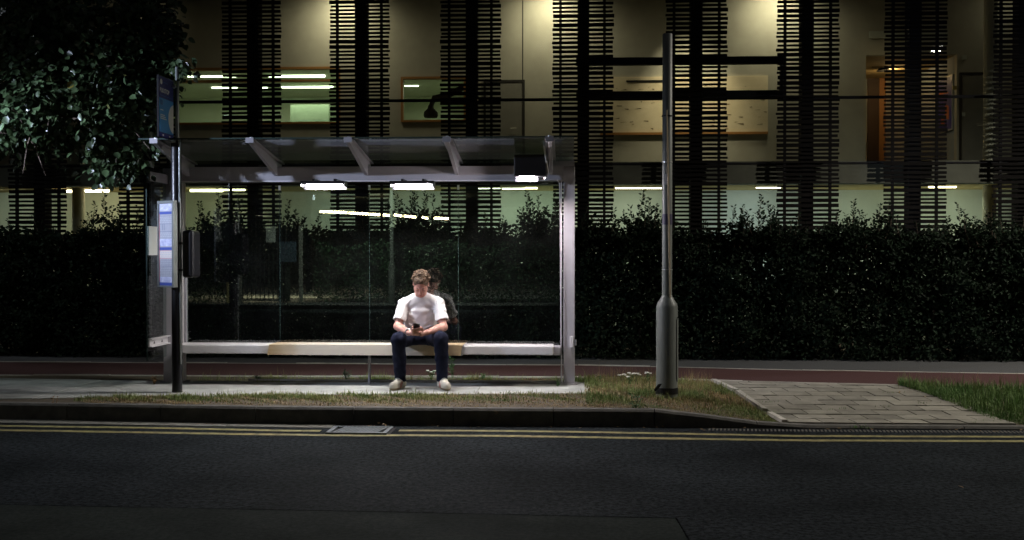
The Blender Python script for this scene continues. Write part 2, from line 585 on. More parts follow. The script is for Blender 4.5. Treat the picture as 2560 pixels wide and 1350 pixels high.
# paved crossing
PL0, PL1 = G(1778, 953, PAVE), G(1968, 1062, 0.03)
PR0, PR1 = G(2243, 963, PAVE), G(2536, 1063, 0.03)
paving = tag(empty('paved_crossing', ((PL0.x + PR1.x) / 2, 11.2, 0.03)), 'buff paving slabs of the crossing between two grass verges', None, None, 'structure')
y0 = kY(3) + 0.135
y1 = PL0.y - 0.01
shear = (PL0.x - PL1.x) / (PL0.y - PL1.y)
xl = lambda y: PL1.x + shear * (y - PL1.y) + 0.05
wid = (PR1.x - PL1.x)
rows = 11
rh = (y1 - y0) / rows
for j in range(rows):
    ya, yb = y0 + j * rh, y0 + (j + 1) * rh
    top_y = cyF(2.5) - 0.02
    u = 0.0
    first = True
    while u < wid - 0.05:
        w = 0.33 if not (first and j % 2) else 0.17
        w *= random.uniform(0.92, 1.08)
        first = False
        if u + w > wid - 0.12: w = wid - u
        q = []
        for (uu, yy) in ((u + 0.007, ya + 0.008), (u + w - 0.007, ya + 0.008), (u + w - 0.007, yb - 0.008), (u + 0.007, yb - 0.008)):
            xx = xl(yy) + uu
            yy2 = min(yy, cyF(xx) - 0.03)
            q.append((xx, yy2))
        if q[2][1] - q[1][1] > 0.05 and q[3][1] - q[0][1] > 0.05:
            dz = random.uniform(-0.0025, 0.003)
            tl = random.uniform(-0.002, 0.002)
            mb = MB()
            mb.hexa([(a, b, zg(a, b) - 0.05) for a, b in q], [(a, b, zg(a, b) + 0.016 + dz + (tl if k in (1, 2) else -tl)) for k, (a, b) in enumerate(q)])
            mb.build('paving_slab', slab_mat, paving)
        u += w
# pale edging on the left of the crossing
for k, (ta, tb) in enumerate(((0.0, 0.19), (0.235, 0.62), (0.627, 1.0))):
    ya, yb = y0 + (y1 - y0) * ta + 0.02, y0 + (y1 - y0) * tb - 0.02
    q = [(xl(ya) - 0.055, ya), (xl(ya) - 0.004, ya), (xl(yb) - 0.004, yb), (xl(yb) - 0.055, yb)]
    MB().hexa([(a, b, zg(a, b) - 0.05) for a, b in q], [(a, b, zg(a, b) + 0.035) for a, b in q]).build('edging_stone', edging_mat, paving)

# edging stones on both sides of the cycle path
for fy, nm, off, lab in ((cyF, 'path_edging', 0.0, 'thin pale edging stones on the shelter side of the cycle path'), (cyR, 'path_edging', 0.0, 'thin pale edging stones on the hedge side of the cycle path')):
    e = tag(empty(nm, (0, fy(0), PAVE)), lab, None, None, 'structure')
    x = -9.0
    while x < 7.5:
        a, b = x + 0.004, x + 0.905
        dz = random.uniform(0.004, 0.014)
        MB().hexa([(a, fy(a) - 0.025, 0.05), (b, fy(b) - 0.025, 0.05), (b, fy(b) + 0.025, 0.05), (a, fy(a) + 0.025, 0.05)],
                  [(a, fy(a) - 0.025, PAVE + dz), (b, fy(b) - 0.025, PAVE + dz), (b, fy(b) + 0.025, PAVE + dz), (a, fy(a) + 0.025, PAVE + dz)]).build('edging_stone', edging_mat, e)
        x += 0.91

# ================================================================== BUILDING
YS, YG, YW, YGW = 18.6, 19.2, 22.5, 21.5      # louvre screens, glazing, upper wall, ground-floor wall
FFL, CEIL1, CEIL0 = 3.12, 7.0, 2.80
plaster = mat('plaster_beige', (0.41, 0.38, 0.31), 0.9, col2=(0.5, 0.465, 0.385), scale=1.6, bump=0.25, bscale=60, detail=10)
plaster_grey = mat('plaster_grey', (0.5, 0.52, 0.45), 0.9, col2=(0.6, 0.61, 0.54), scale=1.2, bump=0.2, bscale=50, detail=8)
room_green = mat('room_paint_green', (0.6, 0.62, 0.5), 0.85, var=0.08, scale=2)
room_dark = mat('room_paint_dark', (0.2, 0.25, 0.18), 0.85, var=0.1, scale=2)
ceil_tan = mat('ceiling_tan', (0.5, 0.36, 0.16), 0.9, var=0.08, scale=3)
slat_mat = obj_random(mat('louvre_timber', (0.0075, 0.0065, 0.006), 0.85, var=0.35, spec=0.15, scale=5, stretch=(1, 20, 20), bump=0.3), 0.3)
frame_dark = mat('dark_frame_metal', (0.014, 0.014, 0.016), 0.8, var=0.2, scale=6, spec=0.2)
timber = mat('oak_frame', (0.3, 0.13, 0.035), 0.55, col2=(0.42, 0.2, 0.06), scale=9, stretch=(2, 30, 30), detail=8)
door_mat = mat('door_grey', (0.25, 0.235, 0.2), 0.7, var=0.08, scale=4)
dark_gap = mat('shadow_gap', (0.03, 0.028, 0.024), 0.9)
slab_edge = mat('slab_edge', (0.085, 0.09, 0.065), 0.8, var=0.15, scale=3)
white_col = mat('column_paint', (0.55, 0.52, 0.44), 0.7, var=0.05, scale=3)
pin = mat('pinboard', (0.78, 0.64, 0.42), 0.9, col2=(0.86, 0.72, 0.5), scale=4, detail=10)
b_glass = glass('building_glass', (0.93, 0.96, 0.93), 0.02)
tube_warm = emit('tube_warm', (1.0, 0.84, 0.5), 14)
tube_green = emit('tube_cool', (0.9, 1.0, 0.72), 9)
led = emit('led_dot', (1.0, 0.93, 0.75), 8)

B = empty('building', (-1, 19.2, 0.1), 'two storey building with dark vertical louvre screens and lit corridors', 'building')

def wall_with_openings(mb, x0, x1, y0, y1, z0, z1, ops):
    xs = sorted({x0, x1, *[o[0] for o in ops], *[o[1] for o in ops]})
    for a, b in zip(xs[:-1], xs[1:]):
        zs = [z0]
        for o in sorted(ops, key=lambda o: o[2]):
            if o[0] < b - 1e-6 and o[1] > a + 1e-6:
                zs += [o[2], o[3]]
        zs.append(z1)
        for k in range(0, len(zs), 2):
            if zs[k + 1] - zs[k] > 0.005:
                mb.box(a, b, y0, y1, zs[k], zs[k + 1])

W1 = (PX(250, YW), PX(852, YW), PZ(307, YW), PZ(163, YW))
W2 = (PX(1003, YW), PX(1165, YW), PZ(304, YW), PZ(190, YW))
OP = (PX(2163, YW), PX(2390, YW), FFL, PZ(146, YW))
mb = MB()
wall_with_openings(mb, X0, X1, YW, YW + 0.15, FFL, CEIL1, [W1, W2, OP])
mb.build('corridor_wall', plaster, B)
MB().box(X0, X1, YG + 0.1, YW + 6, FFL - 0.12, FFL).build('upper_floor', slab_edge, B)
MB().box(X0, X1, YG - 0.3, YW + 6, CEIL1, CEIL1 + 0.3).build('upper_ceiling', plaster, B)
MB().box(X0, X1, YG - 0.25, YG + 0.1, 2.765, FFL + 0.02).build('floor_edge', slab_edge, B)
MB().box(X0, X1, YG - 0.27, YG - 0.252, FFL - 0.03, FFL + 0.0).build('edge_trim', frame_dark, B)
MB().box(X0, X1, YG + 0.1, YGW + 0.2, CEIL0, FFL - 0.12).build('ground_floor_ceiling', ceil_tan, B)
MB().box(X0, X1, YGW, YGW + 0.2, 0.1, CEIL0).build('ground_floor_wall', plaster_grey, B)
MB().box(X0, X1, YG - 0.3, YGW, 0.05, 0.12).build('ground_floor', slab_edge, B)
MB().box(X0 - 0.2, X0, YG - 0.3, YW + 6, 0.1, CEIL1 + 0.3).build('end_wall', plaster, B)
MB().box(X1, X1 + 0.2, YG - 0.3, YW + 6, 0.1, CEIL1 + 0.3).build('end_wall', plaster, B)
MB().box(X0, X1, YW + 6, YW + 6.2, 0.1, CEIL1 + 0.3).build('back_wall', slab_edge, B)
# classroom behind the two inner windows
RX0, RX1 = W1[0] - 0.6, W2[1] + 0.8
room = MB().box(RX0, RX1, YW + 5.0, YW + 5.1, FFL, 5.5)
room.build('classroom_wall', room_green, B)
MB().box(RX0, RX1, YW + 0.16, YW + 5.1, 5.5, 5.6).build('classroom_ceiling', room_green, B)
MB().box(RX0 - 0.1, RX0, YW + 0.16, YW + 5, FFL, 5.5).build('classroom_wall', room_green, B)
MB().box(RX1, RX1 + 0.1, YW + 0.16, YW + 5, FFL, 5.5).build('classroom_wall', room_green, B)
MB().box(PX(845, YW), PX(845, YW) + 0.1, YW + 0.17, YW + 4.9, FFL, 5.49).build('classroom_partition', room_green, B)
MB().box(PX(735, YW + 3), PX(830, YW + 3), YW + 2.7, YW + 3, FFL, PZ(262, YW + 3)).build('cupboard', room_dark, B)

def window(op, mullions=(), transoms=(), t=0.045):
    x0, x1, z0, z1 = op
    y0, y1 = YW - 0.03, YW + 0.12
    w = MB()
    w.box(x0, x1, y0, y1, z0, z0 + t); w.box(x0, x1, y0, y1, z1 - t, z1)
    w.box(x0, x0 + t, y0, y1, z0 + t, z1 - t); w.box(x1 - t, x1, y0, y1, z0 + t, z1 - t)
    for z in transoms: w.box(x0 + t, x1 - t, y0 + 0.002, y1 - 0.002, z - t * 0.5, z + t * 0.5)
    for x in mullions: w.box(x - t / 2, x + t / 2, y0 + 0.004, y1 - 0.004, z0 + t, z1 - t)
    f = w.build('inner_window', timber, B)
    MB().box(x0 + t, x1 - t, YW + 0.05, YW + 0.056, z0 + t, z1 - t).build('pane', b_glass, f)
    return f
window(W1, transoms=(PZ(197, YW),))
window(W2)

def tube_light(px0, px1, py, Y, r, m, z=None, name='tube_light'):
    a, b = P(px0, py, Y), P(px1, py, Y)
    t = MB().tube([a, b], r, 8)
    o = t.build(name, m, B)
    h = MB().box(a.x - 0.02, b.x + 0.02, Y - 0.04, Y + 0.04, a.z + r * 0.8, a.z + r + 0.03)
    h.build('fitting', frame_dark, o)
    return o
for (p0, p1, py, Y) in ((470, 590, 190, 24.1), (672, 812, 190, 24.1), (530, 592, 218, 25.7), (640, 668, 218, 25.7), (705, 832, 217, 25.7), (1012, 1046, 213, 25.7)):
    tube_light(p0, p1, py, Y, 0.03, tube_green)
for px, Y in ((560, 25), (770, 25), (1080, 25)):
    lamp('classroom_light', B, 'AREA', P(px, 225, Y) + Vector((0, 0, 0)), 34, (0.94, 1.0, 0.72), 1.6, 0.4, target=P(px, 225, Y) + Vector((0, 0, -1)))
# dark swan-neck extractor hood seen through the small window
c0, c1, c2, c3 = P(1165, 215, 24), P(1120, 238, 24), P(1085, 245, 24), P(1077, 268, 24)
MB().tube([c0, c1, c2, c3], [0.07, 0.07, 0.065, 0.06], 10).build('extractor_arm', frame_dark, B, True)
MB().lathe(P(1077, 294, 24), [(0.14, 0), (0.16, 0.05), (0.15, 0.12), (0.07, 0.2), (0.06, 0.26)], 20).build('extractor_hood', frame_dark, B, True)

# pinboard, doors and fittings on the corridor wall
bx0, bx1, bz0, bz1 = PX(1500, YW), PX(1918, YW), PZ(337, YW), PZ(195, YW)
pb = MB().box(bx0, bx1, YW - 0.03, YW - 0.003, bz0, bz1).build('pinboard', pin, B)
MB().box(bx0, bx1, YW - 0.05, YW - 0.031, bz0 - 0.02, bz0 + 0.03).build('ledge', timber, pb)
MB().box(PX(1565, YW), PX(1655, YW), YW - 0.045, YW - 0.031, PZ(208, YW), PZ(204, YW)).build('rail', frame_dark, pb)
ink = mat('pencil_marks', (0.2, 0.14, 0.08), 0.9)
sc = MB()
for i in range(70):
    px = random.uniform(1535, 1910); py = random.uniform(215, 325)
    p = P(px, py, YW - 0.034)
    if p.z > bz1 - 0.03 or p.z < bz0 + 0.05: continue
    w, h = random.uniform(0.02, 0.12), random.uniform(0.004, 0.012)
    sc.add([(p.x, p.y, p.z), (p.x + w, p.y, p.z + random.uniform(-.03, .03)), (p.x + w, p.y, p.z + h), (p.x, p.y, p.z + h)], [(0, 1, 2, 3)])
tag(sc.build('scribbles', ink, pb), kind='stuff')

def door(px0, px1, pyt, name='door'):
    x0, x1, z1 = PX(px0, YW), PX(px1, YW), PZ(pyt, YW)
    f = MB().box(x0 - 0.05, x0, YW - 0.02, YW - 0.002, FFL, z1 + 0.05).box(x1, x1 + 0.05, YW - 0.02, YW - 0.002, FFL, z1 + 0.05).box(x0, x1, YW - 0.02, YW - 0.002, z1, z1 + 0.05)
    d = MB().box(x0 + 0.012, x1 - 0.012, YW - 0.012, YW - 0.003, FFL, z1 - 0.012).build(name, door_mat, B)
    f.build('door_frame', dark_gap, d)
    MB().tube([(x1 - 0.12, YW - 0.05, FFL + 1.0), (x1 - 0.24, YW - 0.05, FFL + 1.0)], 0.012, 8).build('handle', white_col, d)
    return d
door(2402, 2470, 197)
door(1215, 1306, 206)
MB().box(PX(1305.5, YW), PX(1308, YW), YW - 0.004, YW - 0.001, PZ(200, YW), PZ(0, YW)).build('wall_joint', dark_gap, B)
MB().box(PX(2170, YW), PX(2366, YW), YW - 0.03, YW - 0.003, PZ(105, YW), PZ(88, YW)).build('vent_grille', plaster_grey, B)
MB().box(PX(2401, YW), PX(2412, YW), YW - 0.05, YW - 0.003, PZ(160, YW), PZ(150, YW)).build('sensor_box', plaster_grey, B, bevel=0.005)
MB().box(PX(2379, YW), PX(2388, YW), YW - 0.03, YW - 0.003, PZ(233, YW), PZ(224, YW)).build('wall_switch', mat('switch_yellow', (0.5, 0.4, 0.12), 0.6), B)
MB().box(PX(2402, YW), PX(2410, YW), YW - 0.03, YW - 0.014, PZ(298, YW), PZ(289, YW)).build('door_plate', plaster_grey, B)

# passage with timber door and a picture on its side wall
pas_wall = mat('passage_grey', (0.3, 0.33, 0.36), 0.8, var=0.06, scale=2)
ox0, ox1, _, oz1 = OP
MB().box(ox1, ox1 + 0.1, YW + 0.151, YW + 3.0, FFL, oz1).build('passage_wall', pas_wall, B)
MB().box(ox0 - 0.1, ox0, YW + 0.151, YW + 3.0, FFL, oz1).build('passage_wall', pas_wall, B)
MB().box(ox0, ox1, YW + 3.0, YW + 3.1, FFL, oz1 + 0.1).build('passage_wall', plaster, B)
MB().box(ox0 - 0.1, ox1 + 0.1, YW + 0.151, YW + 3.0, oz1, oz1 + 0.1).build('passage_ceiling', ceil_tan, B)
dY = YW + 2.95
dz = PZ(203, dY)
d = MB().box(PX(2168, dY), PX(2196, dY), dY, dY + 0.04, FFL, dz).build('passage_door', mat('dark_wood', (0.05, 0.025, 0.012), 0.6), B)
MB().box(PX(2196, dY), PX(2212, dY), dY - 0.03, dY + 0.04, FFL, dz).build('door_post', timber, d)
MB().box(PX(2160, dY), PX(2230, dY), dY - 0.03, dY + 0.04, dz, dz + 0.06).build('door_head', timber, d)
cone = MB().lathe(P(2210, 177, YW + 1.6), [(0.16, 0), (0.15, 0.01), (0.06, 0.07), (0.03, 0.09), (0.012, 0.3)], 20)
cone.build('pendant_shade', frame_dark, B, True)
MB().lathe(P(2233, 162, YW - 0.4), [(0.001, 0), (0.014, 0.006), (0.018, 0.018), (0.014, 0.03), (0.001, 0.036)], 12).build('bare_bulb', emit('bulb', (1, 0.75, 0.4), 60), B, True)
lamp('passage_light', B, 'POINT', P(2225, 180, YW + 1.7), 15, (1.0, 0.66, 0.32), 0.08)
# picture
px_ = ox1 - 0.03
yA, yB = YW + 0.18, YW + 1.25
zA, zB = PZ(332, YW + 0.3), PZ(196, YW + 0.3)
pic = MB().box(px_ + 0.0, ox1 - 0.002, yA, yB, zA, zB).build('picture', mat('picture_frame', (0.5, 0.5, 0.5), 0.5), B)
MB().box(px_ - 0.004, px_ - 0.0005, yA + 0.03, yB - 0.03, zA + 0.03, zB - 0.03).build('print', mat('picture_blue', (0.02, 0.03, 0.22), 0.4, col2=(0.06, 0.05, 0.4), scale=3), pic)
shp = MB()
for (a, b, h0, h1) in ((0.15, 0.4, 0.2, 0.5), (0.4, 0.62, 0.12, 0.3), (0.2, 0.75, 0.68, 0.76)):
    ya, yb = yA + a * (yB - yA), yA + b * (yB - yA)
    za, zb = zA + h0 * (zB - zA), zA + h1 * (zB - zA)
    shp.add([(px_ - 0.006, ya, za), (px_ - 0.006, yb, za + 0.05), (px_ - 0.006, yb - 0.05, zb), (px_ - 0.006, ya + 0.02, zb - 0.06)], [(0, 1, 2, 3)])
shp.build('orange_shapes', mat('picture_orange', (0.55, 0.13, 0.03), 0.5), pic)

# round columns
for px, m in ((2473, white_col), (197, white_col)):
    Yc = 20.2
    x = PX(px, Yc)
    MB().lathe((x, Yc, 0.12), [(0.115, 0), (0.115, CEIL0 - 0.12)], 24).build('column', m, B, True)
    if px > 1000:
        MB().lathe((x, Yc, FFL), [(0.115, 0), (0.115, CEIL1 - FFL)], 24).build('column', m, B, True)
MB().box(PX(184, 19.9), PX(214, 19.9), 19.7, 19.9, FFL + 0.0, FFL + 0.35).build('white_box', white_col, B)

# glazing: panes between the screens, transom rail, window frame
cx_list = [-460, -185, 95, 370, 630, 900, 1177, 1457, 1740, 2018, 2287, 2560, 2840]
mull = [PX(c + 2, YG) for c in cx_list]
for a, b in zip(mull[:-1], mull[1:]):
    MB().box(a + 0.03, b - 0.03, YG, YG + 0.01, FFL + 0.03, CEIL1 - 0.02).build('glass_pane', b_glass, B)
    MB().box(a + 0.03, b - 0.03, YG, YG + 0.01, 0.13, 2.76).build('glass_pane', b_glass, B)
for x in mull:
    MB().box(x - 0.028, x + 0.028, YG - 0.06, YG + 0.06, 0.12, 2.764).build('mullion', frame_dark, B)
    MB().box(x - 0.028, x + 0.028, YG - 0.06, YG + 0.06, FFL + 0.022, CEIL1 - 0.002).build('mullion', frame_dark, B)
zt = PZ(246, YG - 0.08, 1800)
for a, b in zip(mull[:-1], mull[1:]):
    MB().box(a + 0.002, b - 0.002, YG - 0.1, YG - 0.07, zt - 0.025, zt + 0.025).build('transom', frame_dark, B)
fw0, fw1 = PX(1440, YG - 0.2), PX(1962, YG - 0.2)
yo0, yo1 = YG - 0.24, YG - 0.12
wf = MB()
wf.box(fw0, fw1, yo0, yo1, PZ(165, YG - 0.2), PZ(147, YG - 0.2))
wf.box(fw0, fw1, yo0, yo1, PZ(249, YG - 0.2), PZ(231, YG - 0.2))
wf.box(fw1 - 0.085, fw1 - 0.001, yo0 + 0.002, yo1 - 0.002, PZ(230.9, YG - 0.2), PZ(165.1, YG - 0.2))
wf.build('projecting_window_frame', frame_dark, B)

# ground-floor ceiling lights
for (p0, p1, py, Y, dots) in ((135, 187, 478, 20.4, 0), (200, 272, 477, 20.4, 0), (476, 612, 476, 20.5, 0), (1187, 1250, 471, 20.6, 14), (1256, 1312, 471, 20.6, 13), (1313, 1343, 469, 20.4, 0), (1538, 1654, 469.5, 20.6, 21), (1890, 1952, 468, 20.6, 13), (2322, 2390, 466, 20.5, 0)):
    if not dots:
        tube_light(p0, p1, py, Y, 0.026, tube_warm, name='ceiling_light')
    else:
        a, b = P(p0, py, Y), P(p1, py, Y)
        h = MB().box(a.x - 0.02, b.x + 0.02, Y - 0.03, Y + 0.05, a.z + 0.022, a.z + 0.05).build('ceiling_light', frame_dark, B)
        dm = MB()
        for i in range(dots):
            p = a.lerp(b, (i + 0.5) / dots)
            dm.lathe((p.x, p.y, p.z - 0.022), [(0.004, 0), (0.018, 0.008), (0.022, 0.022), (0.02, 0.04)], 8)
        tag(dm.build('led_row', led, h), kind='stuff')
for px in (0, 250, 540, 840, 1050, 1250, 1350, 1590, 1880, 2130, 2400):
    col = (0.86, 0.98, 0.8) if px not in (540, 250) else (1.0, 0.95, 0.6)
    if px in (1880,): col = (0.75, 0.92, 1.0)
    p = P(px, 472, 20.5)
    lamp('ground_floor_light', B, 'AREA', p + Vector((0, 0, -0.02)), 7.5 if px not in (2130, 1050) else 5.5, col, 0.9, 0.1, target=p + Vector((0, 0.35, -1)))
# low wall lights brightening the foot of the ground-floor wall
for px in (540, 1060, 1330, 1600, 1900, 2200, 2400):
    p = P(px, 640, YGW - 0.55)
    fit = MB().box(p.x - 0.2, p.x + 0.2, p.y - 0.04, p.y + 0.04, 1.05, 1.1).build('wall_uplight', frame_dark, B)
    lamp('uplight', B, 'AREA', (p.x, p.y, 1.12), 3.6, (0.85, 1.0, 0.75) if px != 1900 else (0.7, 0.95, 1.0), 0.5, 0.06, target=(p.x, p.y + 0.3, 2.1))
# upper corridor downlights close to the wall
for px, e in ((850, 115), (1382, 135), (1955, 120), (330, 6), (2560, 8)):
    p = P(px, 0, YW - 0.58); p.z = CEIL1 - 0.02
    MB().lathe((p.x, p.y, p.z - 0.06), [(0.07, 0), (0.08, 0.02), (0.08, 0.079)], 16).build('downlight', frame_dark, B, True)
    lamp('downlight_lamp', B, 'SPOT', (p.x, p.y, p.z - 0.08), e, (1.0, 0.9, 0.64), 0.25, target=(p.x - 0.1, YW, 5.6), spot=R(165), blend=1.0)

p = P(1740, 0, YW - 1.2); p.z = CEIL1 - 0.02  # extra downlight behind the slats, added to brighten the pinboard
MB().lathe((p.x, p.y, p.z - 0.06), [(0.07, 0), (0.08, 0.02), (0.08, 0.079)], 16).build('downlight', frame_dark, B, True)  # housing of the added pinboard downlight
lamp('downlight_lamp', B, 'SPOT', (p.x, p.y, p.z - 0.08), 330, (1.0, 0.88, 0.62), 0.05, target=(p.x, YW, 4.55), spot=R(58), blend=1.0)

# louvre screens
ZS0, ZS1 = 1.75, 6.2
slat_me = [shared('slat', MB().box(-0.505, 0.505, -0.012, 0.012, -0.5, 0.5), slat_mat) for _ in range(1)]
own = {630, 900, 1177, 1457, 2018}
rest = MB()
for c in cx_list[2:12]:
    X = PX(c, YS)
    sp = empty('louvre_screen', (0, 0, 0))
    sp.parent = B
    sp.location = Vector((X, YS, ZS0)) - root_loc(B)
    MB().box(X - 0.09, X + 0.105, YS + 0.04, YS + 0.3, ZS0 - 1.6, ZS1).build('screen_post', frame_dark, sp)
    for dx in (-0.37 + random.uniform(-0.02, 0.02), 0.36 + random.uniform(-0.02, 0.02)):
        MB().box(X + dx - 0.022, X + dx + 0.022, YS + 0.013, YS + 0.06, ZS0 - 0.4, ZS1).build('batten', frame_dark, sp)
    z = ZS0
    while z < ZS1:
        h = random.choice((0.034, 0.034, 0.046, 0.06))
        gap = random.choice((0.026, 0.03, 0.034))
        dx, sw = random.uniform(-0.012, 0.012), random.uniform(0.99, 1.012)
        if c in own:
            piece('slat', slat_me[0], sp, (X + dx, YS, z + h / 2), (random.uniform(-0.12, 0.12), random.gauss(0, 0.0035), 0), (sw, 1, h))
        else:
            rest.box(X + dx - 0.505 * sw, X + dx + 0.505 * sw, YS - 0.012, YS + 0.012, z, z + h)
        z += h + gap
tag(rest.build('slats', slat_mat, B), kind='stuff')

# ================================================================== HEDGE AND TREE
hedge_leaf = mat('hedge_leaf', (0.008, 0.016, 0.009), 0.65, island=0.6, spec=0.12, col2=(0.015, 0.026, 0.014), scale=0.8)
twig = mat('twig_bark', (0.07, 0.05, 0.035), 0.9, var=0.3, scale=30)
tree_leaf = mat('tree_leaf', (0.03, 0.055, 0.025), 0.34, island=0.55, col2=(0.055, 0.085, 0.035), scale=1.3)
yellow_leaf = mat('yellow_leaf', (0.17, 0.14, 0.02), 0.6, island=0.3)
for mm in (hedge_leaf, tree_leaf):
    nt = mm.node_tree
    b = nt.nodes['Principled BSDF']
    tl = nt.nodes.new('ShaderNodeBsdfTranslucent')
    mx = nt.nodes.new('ShaderNodeMixShader'); mx.inputs[0].default_value = 0.18
    nt.links.new(b.inputs['Base Color'].links[0].from_socket, tl.inputs[0])
    nt.links.new(b.outputs[0], mx.inputs[1]); nt.links.new(tl.outputs[0], mx.inputs[2])
    nt.links.new(mx.outputs[0], nt.nodes['Material Output'].inputs['Surface'])

def leaves(centers, dirs, norms, L, Wd, name, m, parent, shape='small'):
    """Leaf blades: centers (N,3) is the leaf base, dirs its axis, norms its face normal."""
    n = len(centers)
    d = dirs / np.linalg.norm(dirs, axis=1, keepdims=True)
    nn = norms - d * (norms * d).sum(1, keepdims=True)
    nn /= np.linalg.norm(nn, axis=1, keepdims=True) + 1e-9
    s = np.cross(d, nn)
    L = L[:, None]; Wd = Wd[:, None]
    if shape == 'small':
        tmpl = [(0, 0, 0), (0.45, -0.5, 0.12), (1, 0, -0.05), (0.45, 0.5, 0.12)]
        faces = [(0, 1, 2), (0, 2, 3)]
    else:
        tmpl = [(0, 0, 0), (0.12, -0.34, 0.05), (0.45, -0.52, 0.1), (0.78, -0.33, 0.04), (1.05, 0, -0.1), (0.78, 0.33, 0.04), (0.45, 0.52, 0.1), (0.12, 0.34, 0.05), (0.5, 0, -0.02)]
        faces = [(0, 1, 8), (1, 2, 8), (2, 3, 8), (3, 4, 8), (4, 5, 8), (5, 6, 8), (6, 7, 8), (7, 0, 8)]
    vs = np.stack([centers + d * L * a + s * Wd * b + nn * Wd * c for a, b, c in tmpl], axis=1)
    k = len(tmpl)
    fs = np.array(faces)[None] + (np.arange(n) * k)[:, None, None]
    return np_mesh(name, vs.reshape(-1, 3), fs.reshape(-1, 3), m, parent, smooth=(shape != 'small'))

HY0, HY1 = 14.85, 15.75
hx0, hx1 = -9.0, 8.0
hedge = empty('hedge', ((hx0 + hx1) / 2, 15.3, PAVE), 'long tall dark hedge with ragged shoots in front of the building', 'hedge')
N = 170000
x = RNG.uniform(hx0, hx1, N)
topn = 1.79 + 0.07 * np.sin(x * 2.1) + 0.06 * np.sin(x * 5.3 + 1) + 0.04 * np.sin(x * 13)
z = PAVE + 0.02 + (topn - PAVE) * RNG.uniform(0, 1, N) ** 0.92
clump = np.sin(x * 4.1 + 1.3 * np.sin(z * 3.3)) * np.sin(z * 5.2 + 1.7 * np.sin(x * 2.3)) + 0.6 * np.sin(x * 9.7 + z * 7.1) * np.sin(z * 11 - x * 3)
y = HY0 + 0.1 + 0.13 * clump + np.abs(RNG.normal(0, 0.3, N)) * (1 + 0.4 * clump)
back = RNG.uniform(size=N) < 0.3
y = np.where(back, RNG.uniform(HY0, HY1, N), y)
c = np.stack([x, y, z], 1)
dirs = RNG.normal(0, 1, (N, 3)) + np.array([0, -0.5, 0.35])
norms = RNG.normal(0, 1, (N, 3)) + np.array([0, -0.6, 0.5])
leaves(c, dirs, norms, RNG.uniform(0.045, 0.08, N), RNG.uniform(0.028, 0.048, N), 'foliage', hedge_leaf, hedge)
N2 = 20000                              # the dense older growth inside
x = RNG.uniform(hx0, hx1, N2)
c = np.stack([x, RNG.uniform(15.05, 15.65, N2), PAVE + 1.62 * RNG.uniform(0, 1, N2) ** 0.9 + 0.05 * np.sin(x * 4)], 1)
leaves(c, RNG.normal(0, 1, (N2, 3)), RNG.normal(0, 1, (N2, 3)) + np.array([0, -0.5, 0.2]), RNG.uniform(0.08, 0.13, N2), RNG.uniform(0.06, 0.09, N2), 'inner_foliage', hedge_leaf, hedge)
# stems inside the hedge
st = MB()
for i in range(75):
    xx = hx0 + (hx1 - hx0) * (i + random.random()) / 75
    st.tube([(xx, 15.25, 0.1), (xx + random.uniform(-.1, .1), 15.25 + random.uniform(-.15, .15), 0.9), (xx + random.uniform(-.2, .2), 15.25 + random.uniform(-.2, .2), 1.75)], [0.025, 0.018, 0.008], 6)
tag(st.build('stems', twig, hedge), kind='stuff')
# shoots standing above the trimmed top
sh = []
for px, py in ((20, 545), (80, 535), (240, 505), (262, 470), (300, 510), (345, 515), (280, 530), (395, 530), (500, 505), (545, 470), (575, 490), (600, 495), (520, 530), (640, 520), (720, 500), (738, 525), (760, 540), (800, 535), (850, 548), (905, 545),
               (988, 478), (1000, 500), (1030, 470), (1040, 482), (1062, 468), (1080, 485), (1020, 520), (1095, 520), (1150, 540), (1180, 545), (1215, 535), (1245, 548), (1260, 540), (1318, 478), (1330, 505), (1348, 488), (1360, 520), (1385, 482), (1395, 500), (1300, 540),
               (1470, 515), (1485, 530), (1535, 520), (1560, 525), (1575, 515), (1610, 470), (1620, 495), (1640, 510), (1600, 530), (1655, 525), (1690, 548), (1760, 550), (1835, 515), (1855, 512), (1880, 540), (1905, 485), (1915, 505), (1930, 520), (1940, 535), (1870, 525), (1980, 545),
               (2095, 530), (2115, 535), (2135, 500), (2140, 525), (2165, 535), (2200, 510), (2220, 505), (2230, 530), (2180, 545), (2290, 555), (2370, 540), (2395, 510), (2410, 525), (2440, 540), (2465, 520), (2480, 530), (2500, 545), (2540, 555), (2560, 540)):
    sh.append((px, py))
for px, py in list(sh):                   # bushy companions round every tall shoot
    for k in range(2):
        sh.append((px + random.gauss(0, 22), min(598, py + random.uniform(18, 70))))
for i in range(130):
    sh.append((random.uniform(-100, 2700), random.uniform(562, 600)))
sc_, sd_, sn_, sl_ = [], [], [], []
stm = MB()
